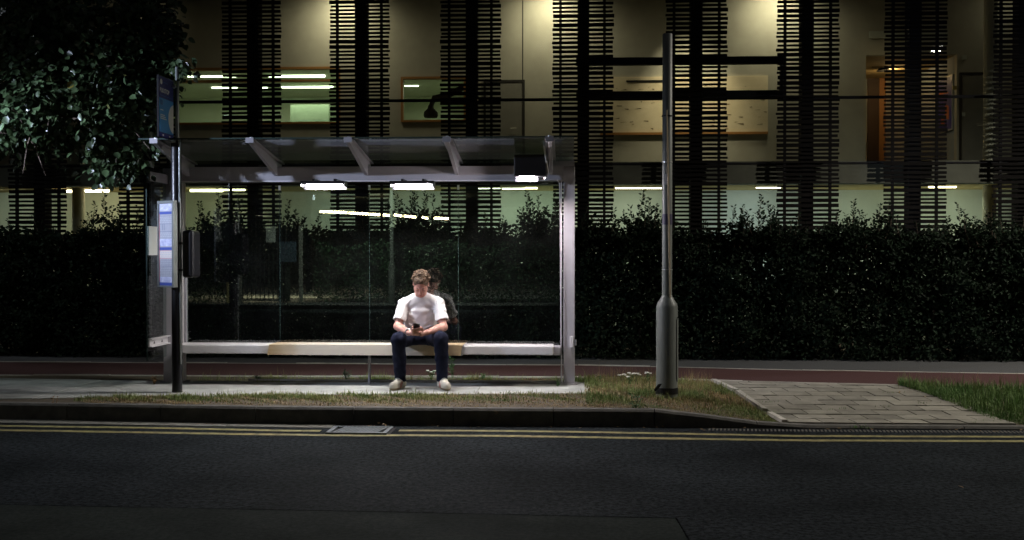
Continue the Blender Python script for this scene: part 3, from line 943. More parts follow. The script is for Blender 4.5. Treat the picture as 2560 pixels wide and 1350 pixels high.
for px, py in sh:
    Y = random.uniform(14.95, 15.35)
    t = P(px, py, Y)
    b = Vector((t.x + random.uniform(-0.12, 0.12), Y, 1.66))
    H = (t - b).length
    mid = (b + t) / 2 + Vector((random.uniform(-.04, .04), random.uniform(-.04, .04), 0))
    pts = [b, mid, t]
    stm.tube(pts, [0.006, 0.004, 0.002], 4)
    n = max(10, int(H / 0.011))
    for k in range(n):
        f = (k + random.random()) / n
        p = (b.lerp(mid, f * 2) if f < 0.5 else mid.lerp(t, f * 2 - 1))
        a = random.uniform(0, 6.28)
        rad = 1.0 if f > 0.3 else 1.6
        sc_.append(p + Vector((math.cos(a), math.sin(a), 0)) * 0.008)
        sd_.append((math.cos(a) * rad, math.sin(a) * rad, random.uniform(0.2, 1.1)))
        sn_.append((random.gauss(0, 1), random.gauss(0, 1) - 0.4, random.gauss(0, 1)))
        sl_.append(random.uniform(0.05, 0.085) * (1.0 - 0.35 * f))
    # side sprays low down
    for q in range(10):
        a = random.uniform(0, 6.28); f = random.uniform(0.0, 0.6)
        p = b.lerp(t, f)
        for k in range(5):
            sc_.append(p + Vector((math.cos(a), math.sin(a), 0.7)) * (0.03 + 0.025 * k))
            sd_.append((math.cos(a) + random.gauss(0, .6), math.sin(a) + random.gauss(0, .6), 0.5 + random.gauss(0, .5)))
            sn_.append((random.gauss(0, 1), random.gauss(0, 1), random.gauss(0, 1)))
            sl_.append(random.uniform(0.045, 0.08))
sl_ = np.array(sl_)
leaves(np.array(sc_), np.array(sd_), np.array(sn_), sl_, sl_ * 0.55, 'shoots', hedge_leaf, hedge)
tag(stm.build('shoot_stems', twig, hedge), kind='stuff')

# ---- tree at the left edge
TX, TY = -7.4, 12.0
tree = empty('broadleaf_tree', (TX, TY, PAVE), 'broadleaf tree with rounded leaves hanging over the pavement beside the bus stop', 'tree')
tr = MB()
tr.tube([(TX, TY, 0.05), (TX + 0.02, TY, 0.5), (TX - 0.05, TY + 0.03, 1.6), (TX + 0.05, TY - 0.05, 3.0), (TX + 0.1, TY - 0.1, 4.6), (TX, TY, 6.4)], [0.22, 0.17, 0.15, 0.13, 0.09, 0.03], 14)
limbs = []
def limb(p0, p1, p2, r):
    tr.tube([p0, p1, p2], [r, r * 0.6, r * 0.2], 8)
    limbs.append((Vector(p0), Vector(p1), Vector(p2)))
tp = lambda px, py, d: M(px, py, d)
base = Vector((TX, TY, 3.0))
for (a, b) in (((60, 120, 11.6), (300, 170, 11.4)), ((-40, 250, 11.3), (200, 300, 11.2)), ((80, 20, 12.0), (400, 70, 11.8)), ((-80, -150, 12), (250, -120, 12)), ((-200, 330, 11), (80, 330, 11)), ((60, 220, 11.5), (330, 330, 11.5)), ((-300, 0, 11), (-200, -200, 10.5)), ((-500, 100, 12.5), (-800, 60, 13)), ((-250, -200, 13), (0, -400, 13.5))):
    limb(base + Vector((0, 0, random.uniform(-0.3, 1.2))), tp(*a), tp(*b), 0.06)
for i in range(90):
    l0, l1, l2 = random.choice(limbs)
    f = random.uniform(0.3, 1.0)
    p = l0.lerp(l1, f * 2) if f < 0.5 else l1.lerp(l2, f * 2 - 1)
    d_ = Vector((random.gauss(0, 1), random.gauss(0, .8), random.gauss(-.2, .7))).normalized() * random.uniform(0.25, 0.6)
    tr.tube([p, p + d_ * 0.5 + Vector((0, 0, 0.04)), p + d_ + Vector((0, 0, -0.05))], [0.009, 0.006, 0.003], 5)
tr.build('trunk', twig, tree, True)
blobs = [(40, 40, 11.8, .75), (200, 60, 11.7, .7), (340, 50, 11.9, .5), (120, 190, 11.4, .6), (290, 170, 11.6, .55), (390, 150, 11.8, .32), (50, 270, 11.0, .42), (210, 270, 11.4, .45), (330, 270, 11.6, .38), (390, 230, 11.7, .22),
         (270, 350, 11.5, .32), (300, 405, 11.5, .22), (245, 425, 11.5, .14), (355, 375, 11.5, .18), (400, 60, 11.9, .24), (425, 105, 11.9, .16), (445, 160, 11.5, .1), (455, 180, 11.2, .07), (60, 360, 11.4, .2), (120, 340, 11.4, .24), (10, 330, 11.2, .22),
         (-150, 100, 11.6, .9), (-350, 50, 11.6, 1.0), (100, -150, 12, .9), (350, -130, 12.2, .6), (-250, -200, 12, 1.1), (-600, 0, 12, 1.1), (-100, -350, 12.3, 1.0), (-450, -350, 12.3, 1.0), (250, -300, 12.4, .7)]
cs, ds, ns = [], [], []
for (px, py, d, r) in blobs:
    c = M(px, py, d)
    inframe = px > -60 and py > -60
    nclump = int((250 if inframe else 70) * (r / 0.5) ** 2) + 4
    for i in range(nclump):
        v = Vector((random.gauss(0, 1), random.gauss(0, 1), random.gauss(0, 1))).normalized() * r * (random.random() ** 0.45)
        p = c + v
        out = (v.normalized() + Vector((random.gauss(0, .5), random.gauss(0, .5), -0.3))).normalized()
        for k in range(random.randint(2, 4)):
            cs.append(p + Vector((random.gauss(0, .05), random.gauss(0, .05), random.gauss(0, .05))))
            ds.append(out + Vector((random.gauss(0, .6), random.gauss(0, .6), -0.7 + random.gauss(0, .4))))
            ns.append(Vector((random.gauss(0, .5), random.gauss(0, .5) - 0.35, 0.8 + random.gauss(0, .4))))
cs, ds, ns = np.array(cs), np.array(ds), np.array(ns)
ln = RNG.uniform(0.045, 0.09, len(cs))
leaves(cs, ds, ns, ln, ln * RNG.uniform(0.75, 0.95, len(cs)), 'crown', tree_leaf, tree, 'big')
yl = np.array([M(px, py, 10.95) for px, py in ((180, 205), (2, 302))])
leaves(yl, RNG.normal(0, .4, (2, 3)) + [0, -0.2, -0.8], RNG.normal(0, .3, (2, 3)) + [0.6, -1, 0.4], np.full(2, .075), np.full(2, .065), 'yellow_leaves', yellow_leaf, tree, 'big')['kind'] = 'stuff'

# ================================================================== BUS SHELTER
YB = 12.06
shel_paint = mat('shelter_grey_paint', (0.31, 0.3, 0.32), 0.45, col2=(0.39, 0.375, 0.395), scale=2.5, bump=0.05, bscale=200, detail=10, spec=0.5)
shel_white = mat('shelter_pale_metal', (0.62, 0.6, 0.6), 0.4, var=0.07, scale=8, bump=0.05, bscale=200)
brushed = mat('bright_steel', (0.7, 0.72, 0.75), 0.28, metal=0.9)
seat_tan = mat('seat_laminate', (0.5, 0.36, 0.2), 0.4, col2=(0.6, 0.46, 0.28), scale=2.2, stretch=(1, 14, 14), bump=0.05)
nt_s = seat_tan.node_tree                # pale middle paints the overhead lamps' highlight into the seat colour
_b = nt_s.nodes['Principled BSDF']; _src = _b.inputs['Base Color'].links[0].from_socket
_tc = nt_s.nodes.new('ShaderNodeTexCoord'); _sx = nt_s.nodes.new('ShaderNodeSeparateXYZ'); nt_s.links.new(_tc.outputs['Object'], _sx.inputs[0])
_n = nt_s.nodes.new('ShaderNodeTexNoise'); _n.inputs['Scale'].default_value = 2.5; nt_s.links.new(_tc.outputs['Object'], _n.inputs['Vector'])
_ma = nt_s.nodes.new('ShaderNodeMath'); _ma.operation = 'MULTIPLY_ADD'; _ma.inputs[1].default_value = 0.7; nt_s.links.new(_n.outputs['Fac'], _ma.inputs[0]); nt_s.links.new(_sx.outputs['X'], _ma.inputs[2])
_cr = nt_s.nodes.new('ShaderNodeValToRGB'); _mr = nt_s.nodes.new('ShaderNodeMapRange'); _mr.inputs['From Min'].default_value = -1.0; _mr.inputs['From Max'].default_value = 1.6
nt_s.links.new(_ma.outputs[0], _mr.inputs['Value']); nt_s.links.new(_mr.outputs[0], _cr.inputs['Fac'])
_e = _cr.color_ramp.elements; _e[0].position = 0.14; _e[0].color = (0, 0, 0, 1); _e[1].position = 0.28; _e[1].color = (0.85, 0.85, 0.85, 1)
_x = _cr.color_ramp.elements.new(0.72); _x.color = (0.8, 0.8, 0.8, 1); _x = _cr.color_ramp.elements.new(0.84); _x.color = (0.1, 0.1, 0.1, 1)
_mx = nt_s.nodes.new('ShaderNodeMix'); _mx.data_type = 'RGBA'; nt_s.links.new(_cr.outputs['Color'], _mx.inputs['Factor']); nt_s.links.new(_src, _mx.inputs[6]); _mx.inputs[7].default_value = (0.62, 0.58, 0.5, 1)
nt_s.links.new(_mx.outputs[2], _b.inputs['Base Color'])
black_pl = mat('black_plastic', (0.006, 0.006, 0.008), 0.4, var=0.2, scale=12)
sh_glass = glass('shelter_glass', (0.88, 0.94, 0.92), 0.12, dirt=0.003)
roof_glass = glass('roof_glass', (0.62, 0.7, 0.66), 0.09, dirt=0.1, edge=0.75)
edge_glass = mat('glass_edge', (0.03, 0.05, 0.045), 0.25, spec=0.4)
lamp_white = emit('shelter_lamp', (1.0, 0.96, 0.95), 1120)
lamp_white2 = emit('shelter_lamp_small', (1.0, 0.9, 0.94), 1900)
paper = mat('paper', (0.72, 0.76, 0.72), 0.9)

xL0, xL1 = PX(413, YB), PX(458, YB)
xR0, xR1 = PX(1402, YB), PX(1437, YB)
zB0, zB1 = PZ(453, YB - 0.1, 900), PZ(417, YB - 0.1, 900)
SH = empty('bus_shelter', ((xL0 + xR1) / 2, YB, PAVE), 'glass and grey metal bus shelter with lit lamps and a long bench', 'bus shelter')
# posts
for (a, b) in ((xL0, xL1), (xR0 + 0.03, xR1)):
    p = MB().box(a, b, YB - 0.07, YB + 0.07, PAVE + 0.008, zB1 - 0.005).build('post', shel_paint, SH, bevel=0.006)
    MB().box(a - 0.03, b + 0.03, YB - 0.1, YB + 0.1, PAVE + 0.007, PAVE + 0.018).build('foot_plate', shel_paint, p)
MB().box(xR0, xR0 + 0.012, YB - 0.05, YB + 0.05, PAVE + 0.008, PZ(452, YB, 1405)).build('channel_lip', shel_white, SH)
MB().box(xL1, xL1 + 0.012, YB - 0.05, YB + 0.05, PAVE + 0.008, zB0 - 0.01).build('channel_lip', shel_white, SH)
# beam: face leans a little towards the ground
bm = MB().prism([(xL1 - 0.02, YB - 0.11, zB0), (xL1 - 0.02, YB + 0.09, zB0), (xL1 - 0.02, YB + 0.09, zB1), (xL1 - 0.02, YB - 0.14, zB1)], (xR0 + 0.03 - xL1 + 0.02, 0, 0))
beam = bm.build('beam', shel_paint, SH)
MB().box(xL1 - 0.02, xR0 + 0.03, YB - 0.122, YB - 0.1105, zB0 - 0.006, zB0 + 0.008).build('beam_lip', shel_white, beam)
# roof on five cantilever brackets
YF = 10.95
zF = PZ(346, YF, 850)
zR = zB1 + 0.045
slope = lambda y: zF + (zR - zF) * (y - YF) / (YB + 0.1 - YF)
bxs = [PX(x, YB - 0.1) for x in (472, 692, 917, 1143, 1378)]
for x in bxs:
    t = 0.018
    br = MB().prism([(x - t, YF + 0.01, slope(YF) - 0.012), (x - t, YF + 0.01, slope(YF) - 0.042), (x - t, YB - 0.13, zB0 + 0.06), (x - t, YB - 0.1, zB0 + 0.09), (x - t, YB + 0.05, zB1 + 0.003), (x - t, YB + 0.05, slope(YB + 0.05) - 0.012)], (2 * t, 0, 0)).build('roof_bracket', shel_paint, SH)
    MB().prism([(x - 0.05, YF + 0.012, slope(YF) - 0.011), (x + 0.05, YF + 0.012, slope(YF) - 0.011), (x + 0.05, YB + 0.05, slope(YB + 0.05) - 0.011), (x - 0.05, YB + 0.05, slope(YB + 0.05) - 0.011)], (0, 0, 0.008)).build('top_flange', shel_paint, br)
    MB().box(x - 0.04, x + 0.04, YF - 0.012, YF + 0.01, slope(YF) - 0.04, slope(YF) + 0.012).build('end_clip', shel_paint, br)
    MB().lathe((x, YF + 0.05, slope(YF) + 0.012), [(0.018, 0), (0.018, 0.008), (0.008, 0.016)], 10).build('bolt', brushed, br, True)
rx = [PX(346, YF)] + bxs[1:4] + [PX(1436, YF)]
for a, b in zip(rx[:-1], rx[1:]):
    q = lambda y, z, dz: (y, slope(y) + dz)
    mb = MB().hexa([(a + 0.004, YF, slope(YF)), (b - 0.004, YF, slope(YF)), (b - 0.004, YB + 0.12, slope(YB + 0.12)), (a + 0.004, YB + 0.12, slope(YB + 0.12))],
                   [(a + 0.004, YF, slope(YF) + 0.01), (b - 0.004, YF, slope(YF) + 0.01), (b - 0.004, YB + 0.12, slope(YB + 0.12) + 0.01), (a + 0.004, YB + 0.12, slope(YB + 0.12) + 0.01)])
    pane = mb.build('roof_pane', roof_glass, SH)
    MB().box(a + 0.004, b - 0.004, YF - 0.006, YF - 0.001, slope(YF) - 0.002, slope(YF) + 0.012).build('pane_edge', edge_glass, pane)
# back glass
zs = PZ(860, YB, 900)
jx_ = [PX(x, YB) for x in (466, 700, 924, 1146, 1398)]
for i, (a, b) in enumerate(zip(jx_[:-1], jx_[1:])):
    pn = MB().box(a + 0.004, b - 0.004, YB - 0.006, YB + 0.006, zs + 0.0, zB0 - 0.001).build('glass_pane', sh_glass, SH)
    if i < 3:
        MB().box(b - 0.0018, b + 0.0018, YB - 0.004, YB + 0.004, zs, zB0 - 0.002).build('pane_joint', edge_glass, pn)
        MB().box(b - 0.012, b + 0.012, YB - 0.014, YB - 0.009, zB0 - 0.09, zB0 - 0.04).build('pane_clamp', brushed, pn)
MB().box(PX(462, YB), PX(467, YB), YB - 0.03, YB + 0.03, zs, PZ(690, YB)).build('pane_frame', shel_paint, SH)
# bench
zb1, zb0 = PZ(863.5, YB - 0.34, 900), PZ(886, YB - 0.34, 900)
bench = MB().box(xL1 + 0.014, xR0 - 0.075, YB - 0.34, YB - 0.012, zb0, zb1).build('bench', shel_white, SH, bevel=0.012)
xs0, xs1 = PX(670, YB - 0.34), PX(1152, YB - 0.34)
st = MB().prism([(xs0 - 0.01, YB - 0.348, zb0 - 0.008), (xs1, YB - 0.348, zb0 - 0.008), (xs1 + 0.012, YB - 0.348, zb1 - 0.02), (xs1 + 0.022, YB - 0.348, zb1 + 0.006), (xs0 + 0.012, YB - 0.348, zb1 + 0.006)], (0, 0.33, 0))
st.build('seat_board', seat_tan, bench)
MB().prism([(xs1 + 0.001, YB - 0.351, zb0 - 0.01), (xs1 + 0.012, YB - 0.351, zb0 - 0.01), (xs1 + 0.022, YB - 0.351, zb1 - 0.022), (xs1 + 0.036, YB - 0.351, zb1 + 0.009), (xs1 + 0.023, YB - 0.351, zb1 + 0.009), (xs1 + 0.013, YB - 0.351, zb1 - 0.02)], (0, 0.33, 0)).build('seat_end', brushed, bench)
MB().box(xR0 - 0.073, xR0 - 0.001, YB - 0.3, YB - 0.06, zb0 - 0.002, zb1 - 0.01).build('bench_bracket', shel_paint, bench, bevel=0.005)
MB().box(xL1 + 0.013, xL1 + 0.06, YB - 0.352, YB - 0.341, zb0 + 0.02, zb1 - 0.02).build('bench_bracket', shel_paint, bench)
MB().tube([(PX(923, YB - 0.1), YB - 0.1, PAVE), (PX(923, YB - 0.1), YB - 0.1, zb0 - 0.001)], 0.016, 12).build('bench_leg', shel_paint, SH, True)
MB().box(PX(620, YB), xR0 - 0.001, YB - 0.012, YB + 0.012, PAVE + 0.02, PAVE + 0.038).build('floor_rail', shel_paint, SH)
# end panel on the left
xe_ = PX(416, YB - 0.05)
ye0, ye1 = YB - 0.62, YB - 0.071
ze0, ze1 = PZ(903, ye0, 372), PZ(421, ye0, 372)
ep = MB().box(xe_ - 0.005, xe_ + 0.005, ye0, ye1, ze0, ze1).build('end_pane', sh_glass, SH)
MB().box(xe_ - 0.006, xe_ + 0.006, ye0 - 0.004, ye0 - 0.0005, ze0, ze1).build('pane_edge', edge_glass, ep)
MB().box(xe_ + 0.006, xe_ + 0.03, ye0 + 0.03, ye1, PZ(448, ye0), PZ(424, ye0)).build('end_rail', shel_paint, SH, bevel=0.004)
zr0, zr1 = PZ(873, ye0), PZ(851, ye0)
er = MB().box(xe_ + 0.006, xe_ + 0.02, ye0 + 0.02, ye1, zr0, zr1).build('end_rail', shel_white, SH)
MB().box(xe_ + 0.0201, xe_ + 0.05, ye0 + 0.02, ye1, zr1 - 0.012, zr1).build('rail_lip', shel_white, er)
MB().box(xe_ + 0.0201, xe_ + 0.05, ye0 + 0.02, ye1, zr0, zr0 + 0.01).build('rail_lip', shel_white, er)
for f in (0.25, 0.7):
    MB().prism([(xe_ + 0.021, ye0 + 0.02 + f * 0.5 - 0.02, zr0 + 0.03), (xe_ + 0.021, ye0 + 0.02 + f * 0.5 + 0.02, zr0 + 0.03), (xe_ + 0.021, ye0 + 0.02 + f * 0.5, zr0 + 0.06)], (0.003, 0, 0)).build('slot', black_pl, er)
MB().box(xe_ - 0.0085, xe_ - 0.0055, ye0 + 0.05, ye0 + 0.3, PZ(638, ye0), PZ(564, ye0)).build('notice_sheet', paper, SH)
nt_ = MB().box(xe_ + 0.0055, xe_ + 0.0075, ye0 + 0.05, ye0 + 0.3, PZ(638, ye0), PZ(564, ye0)).build('notice_sheet', paper, SH)
# lamps hung below the beam
for (p0, p1) in ((766, 855), (988, 1076)):
    yl_ = YB - 0.72
    a, b = P(p0, 463, yl_), P(p1, 463, yl_)
    tb = MB().tube([a, a + Vector((0.012, 0, 0)), b - Vector((0.012, 0, 0)), b], [0.008, 0.015, 0.015, 0.008], 12)
    o = tb.build('lamp_tube', lamp_white, SH, True)
    MB().box(a.x - 0.035, b.x + 0.035, yl_ - 0.075, yl_ + 0.05, a.z + 0.027, a.z + 0.04).box(a.x - 0.035, b.x + 0.035, yl_ + 0.05, yl_ + 0.06, a.z - 0.045, a.z + 0.04).box(a.x - 0.035, b.x + 0.035, yl_ - 0.083, yl_ - 0.075, a.z + 0.006, a.z + 0.04).box(a.x - 0.045, a.x - 0.035, yl_ - 0.083, yl_ + 0.06, a.z - 0.02, a.z + 0.04).box(b.x + 0.035, b.x + 0.045, yl_ - 0.083, yl_ + 0.06, a.z - 0.02, a.z + 0.04).build('lamp_housing', black_pl, o)
    for fx_ in (0.2, 0.8):
        xx = a.x + (b.x - a.x) * fx_
        MB().box(xx - 0.012, xx + 0.012, yl_ - 0.01, YB - 0.112, a.z + 0.0405, a.z + 0.065).build('lamp_arm', black_pl, o)
# control box with its own small lamp under the roof
yb_ = YB - 0.62
a0, a1 = P(1285, 440, yb_), P(1365, 386, yb_)
cb = MB().box(a0.x, a1.x, yb_, yb_ + 0.3, a0.z, a1.z).build('control_box', black_pl, SH, bevel=0.008)
MB().box(a0.x + 0.05, a1.x - 0.002, yb_ + 0.05, yb_ + 0.3, a1.z + 0.001, slope(yb_ + 0.3) - 0.015).build('box_hanger', black_pl, cb)
l0, l1 = P(1297, 441, yb_ - 0.006), P(1337, 441, yb_ - 0.006)
MB().tube([l0 + Vector((0, 0.06, -0.016)), l0 + Vector((0.01, 0.06, -0.016)), l1 + Vector((-0.01, 0.06, -0.016)), l1 + Vector((0, 0.06, -0.016))], [0.007, 0.014, 0.014, 0.007], 12).build('lamp_tube', lamp_white2, cb, True)
MB().box(l0.x - 0.04, l1.x + 0.12, yb_ + 0.02, yb_ + 0.13, a0.z - 0.004, a0.z - 0.0008).box(l0.x - 0.04, l1.x + 0.03, yb_ + 0.1, yb_ + 0.106, a0.z - 0.05, a0.z - 0.0041).build('lamp_tray', black_pl, cb)
# conduit
cp = [P(1358, 352, YB - 0.75), P(1370, 430, YB - 0.55), P(1362, 447, YB - 0.45), P(1345, 449, YB - 0.4)]
MB().tube(cp, 0.009, 8).build('conduit', shel_white, SH, True)
cp2 = [P(1364, 450, YB - 0.14), P(1392, 451, YB - 0.14), P(1399, 458, YB - 0.1), P(1401, 520, YB - 0.09), P(1403, 860, YB - 0.09), P(1404, 958, YB - 0.09)]
MB().tube(cp2, 0.008, 8).build('conduit', shel_paint, SH, True)
MB().box(PX(1370, YB - 0.1), PX(1436, YB - 0.1), YB - 0.12, YB + 0.08, zB1 - 0.003, zB1 + 0.05).build('post_cap', shel_paint, SH)
# white hinge fitting on the right post
zf0, zf1 = PZ(868, YB - 0.1), PZ(840, YB - 0.1)
ff = MB().box(PX(1425, YB - 0.1), PX(1434, YB - 0.1), YB - 0.1, YB - 0.0705, zf0, zf1).build('hinge_fitting', shel_white, SH, bevel=0.004)
MB().box(xR1 + 0.001, xR1 + 0.02, YB - 0.09, YB - 0.03, zf0 + 0.02, zf1 - 0.04).build('hinge_pin', brushed, ff)
for dz in (0.03, 0.06):
    MB().lathe((xR1 + 0.01, YB - 0.1, zf0 + dz), [(0.012, 0), (0.012, 0.012)], 8).build('bolt', brushed, ff)

# ================================================================== BUS STOP POLE
pb0 = G(443, 982, PAVE)
navy = mat('sign_navy', (0.016, 0.02, 0.17), 0.4)
blue = mat('sign_blue', (0.05, 0.27, 0.62), 0.4, var=0.06, scale=4)
signw = mat('sign_white', (0.75, 0.75, 0.7), 0.5)
pole_black = mat('pole_black', (0.006, 0.006, 0.008), 0.35, var=0.25, scale=10, spec=0.4)
pole_grey = mat('pole_steel', (0.22, 0.24, 0.23), 0.4, metal=0.5, var=0.1, scale=10)
PO = empty('bus_stop_pole', (pb0.x, pb0.y, PAVE), 'black bus stop pole with blue flag sign and timetable cases', 'bus stop')
py_ = pb0.y
ztop = PZ(168, py_, 440)
zcol = PZ(352, py_, 440)
MB().lathe((pb0.x, py_, PAVE - 0.02), [(0.052, 0), (0.052, zcol - PAVE), (0.045, zcol - PAVE + 0.02)], 20).build('pole', pole_black, PO, True)
MB().lathe((pb0.x + 0.012, py_ - 0.0, zcol), [(0.02, 0), (0.02, ztop - zcol), (0.012, ztop - zcol + 0.01)], 14).build('upper_pole', pole_grey, PO, True)
MB().tube([(pb0.x + 0.045, py_ - 0.028, PAVE + 0.3), (pb0.x + 0.045, py_ - 0.028, zcol + 0.02)], 0.012, 10).build('steel_strip', pole_grey, PO, True)
# flag: stands square to the road
fx = pb0.x - 0.025
fy1, fy0 = py_ - 0.025, py_ - 0.425
fz0, fz1 = PZ(341, fy0, 401), PZ(186, fy0, 401)
FH, FW = fz1 - fz0, fy1 - fy0
fl = MB().box(fx - 0.012, fx + 0.006, fy0, fy1, fz0, fz1).build('flag_sign', pole_black, PO)
px0 = fx + 0.0062
def panel(name, u0, u1, v0, v1, m, lift=0.0, par=fl):   # u from the outer edge to the pole, v up
    x = px0 + lift
    return MB().add([(x, fy0 + u0 * FW, fz0 + v0 * FH), (x, fy0 + u1 * FW, fz0 + v0 * FH), (x, fy0 + u1 * FW, fz0 + v1 * FH), (x, fy0 + u0 * FW, fz0 + v1 * FH)], [(0, 1, 2, 3)]).build(name, m, par)
panel('navy_field', 0.02, 0.99, 0.01, 0.99, navy)
panel('blue_field', 0.02, 0.99, 0.085, 0.64, blue, 0.001)
circ = []
for k in range(40):
    a = 2 * math.pi * k / 40
    u, v = 1.06 + 0.42 * math.cos(a), 0.345 + 0.245 * math.sin(a)
    circ.append((px0 + 0.002, fy0 + min(u, 0.99) * FW, fz0 + v * FH))
MB().add(circ, [tuple(range(40))]).build('white_disc', signw, fl)
lg = []
for k in range(20):
    a = 2 * math.pi * k / 20
    lg.append((px0 + 0.001, fy0 + (0.17 + 0.075 * math.cos(a)) * FW, fz0 + (0.905 + 0.045 * math.sin(a)) * FH))
MB().add(lg, [tuple(range(20))]).build('roundel', signw, fl)
xd, yd = (0, 1, 0), (0, 0, 1)
def ft(body, u, v, size, m, bold=0.0):
    return text_mesh('lettering', body, size, m, fl, (px0, fy0 + u * FW, fz0 + v * FH), xd, yd, bold=bold, offset=0.0022)
ft('BUS STOP', 0.07, 0.735, 0.058, signw, 0.002)
panel('rule', 0.08, 0.92, 0.68, 0.685, blue, 0.0015)
panel('rule', 0.3, 0.62, 0.9, 0.905, blue, 0.0015)
ft('01', 0.1, 0.53, 0.07, navy, 0.002)
for v_, w_ in ((0.44, 0.2), (0.36, 0.3), (0.33, 0.36), (0.3, 0.42)): panel('small_print', 0.1, 0.1 + w_, v_, v_ + 0.016, signw, 0.0015)
for u in (0.25, 0.7):
    panel('icon', u, u + 0.08, 0.03, 0.055, signw, 0.001)
for z in (fz0 - 0.012, fz1 - 0.06):
    MB().box(fx - 0.006, pb0.x + 0.012, fy1 - 0.03, py_ + 0.02, z - 0.012, z + 0.012).build('clamp', brushed, PO)
# timetable case turned to the left
c_r, c_l = M(436, 610, 11.17), M(396, 610, 11.36)
cdir = Vector((c_l.x - c_r.x, c_l.y - c_r.y, 0)); cw = cdir.length; cdir.normalize()
cn = Vector((-cdir.y, cdir.x, 0))
if cn.dot(CAM - c_r) < 0: cn = -cn
cz0, cz1 = M(416, 718, 11.26).z, M(416, 502, 11.26).z
def cpt(u, v, w): return Vector((c_r.x, c_r.y, 0)) + cdir * (u * cw) + cn * w + Vector((0, 0, cz0 + v * (cz1 - cz0)))
def cquad(name, u0, u1, v0, v1, w, m, par):
    return MB().add([cpt(u0, v0, w), cpt(u1, v0, w), cpt(u1, v1, w), cpt(u0, v1, w)], [(0, 1, 2, 3)]).build(name, m, par)
case = MB().hexa([cpt(0, 0, 0), cpt(1, 0, 0), cpt(1, 0, -0.035), cpt(0, 0, -0.035)], [cpt(0, 1, 0), cpt(1, 1, 0), cpt(1, 1, -0.035), cpt(0, 1, -0.035)]).build('timetable_case', pole_grey, PO)
sheet_m = mat('timetable_paper', (0.3, 0.31, 0.35), 0.6, var=0.06, scale=30)
tt_blue = mat('timetable_blue', (0.04, 0.07, 0.3), 0.6)
tt_red = mat('timetable_red', (0.6, 0.2, 0.2), 0.6)
tt_tan = mat('timetable_tan', (0.6, 0.55, 0.5), 0.6)
tt_pic = mat('timetable_picture', (0.28, 0.3, 0.48), 0.6, col2=(0.58, 0.6, 0.7), scale=18, stretch=(1, 1, 2))
tt_ink = mat('timetable_ink', (0.16, 0.18, 0.24), 0.6)
cquad('sheet', 0.1, 0.93, 0.02, 0.97, 0.001, sheet_m, case)
for (v0, v1, m, w) in ((0.02, 0.055, tt_blue, 2), (0.43, 0.462, tt_blue, 2), (0.845, 0.875, tt_blue, 2), (0.055, 0.12, tt_pic, 1.5), (0.475, 0.56, tt_pic, 1.5), (0.885, 0.965, tt_pic, 1.5), (0.33, 0.425, tt_tan, 1.5)):
    cquad('print', 0.12, 0.91, v0, v1, 0.001 * w, m, case)
for (v, m, h) in ((0.42, tt_red, .004), (0.33, tt_red, .004), (0.24, tt_ink, .004), (0.73, tt_ink, .004), (0.64, tt_ink, .005), (0.82, tt_ink, .003)):
    cquad('rule', 0.14, 0.9, v, v + h, 0.0026, m, case)
MB().add([cpt(0.905, 0.06, 0.0026), cpt(0.93, 0.06, 0.0026), cpt(0.93, 0.86, 0.0026), cpt(0.905, 0.86, 0.0026)], [(0, 1, 2, 3)]).build('rule', tt_red, case)
for u in (0.6, 0.72):
    cquad('rule', u, u + 0.03, 0.66, 0.73, 0.0026, tt_ink, case)
rowm = MB()
for j in range(34):
    v = 0.13 + 0.7 * j / 34
    if 0.42 < v < 0.57 or 0.64 < v < 0.74: continue
    u = 0.16
    while u < 0.84:
        w = random.uniform(0.05, 0.12)
        rowm.add([cpt(u, v, 0.0024), cpt(u + w, v, 0.0024), cpt(u + w, v + 0.006, 0.0024), cpt(u, v + 0.006, 0.0024)], [(0, 1, 2, 3)])
        u += w + 0.04
tag(rowm.build('timetable_rows', mat('timetable_grey', (0.42, 0.43, 0.48), 0.6), case), kind='stuff')
fm = MB()
for (u0, u1, v0, v1) in ((0, 0.1, 0, 1), (0.93, 1, 0, 1), (0.1, 0.93, 0, 0.02), (0.1, 0.93, 0.97, 1)):
    fm.hexa([cpt(u0, v0, 0.0005), cpt(u1, v0, 0.0005), cpt(u1, v0, 0.012), cpt(u0, v0, 0.012)], [cpt(u0, v1, 0.0005), cpt(u1, v1, 0.0005), cpt(u1, v1, 0.012), cpt(u0, v1, 0.012)])
fm.build('case_frame', pole_grey, case)
# black case seen from behind on the other side of the pole
k0, k1 = P(458, 694, py_), P(486, 576, py_)
bc = MB().box(k0.x, k1.x, py_ - 0.05, py_ + 0.2, k0.z, k1.z).build('rear_case', black_pl, PO, bevel=0.03)
for py in (608, 675):
    z = PZ(py, py_, 450)
    MB().box(pb0.x - 0.056, k0.x + 0.01, py_ - 0.056, py_ + 0.056, z - 0.012, z + 0.012).build('band_clamp', black_pl, PO)

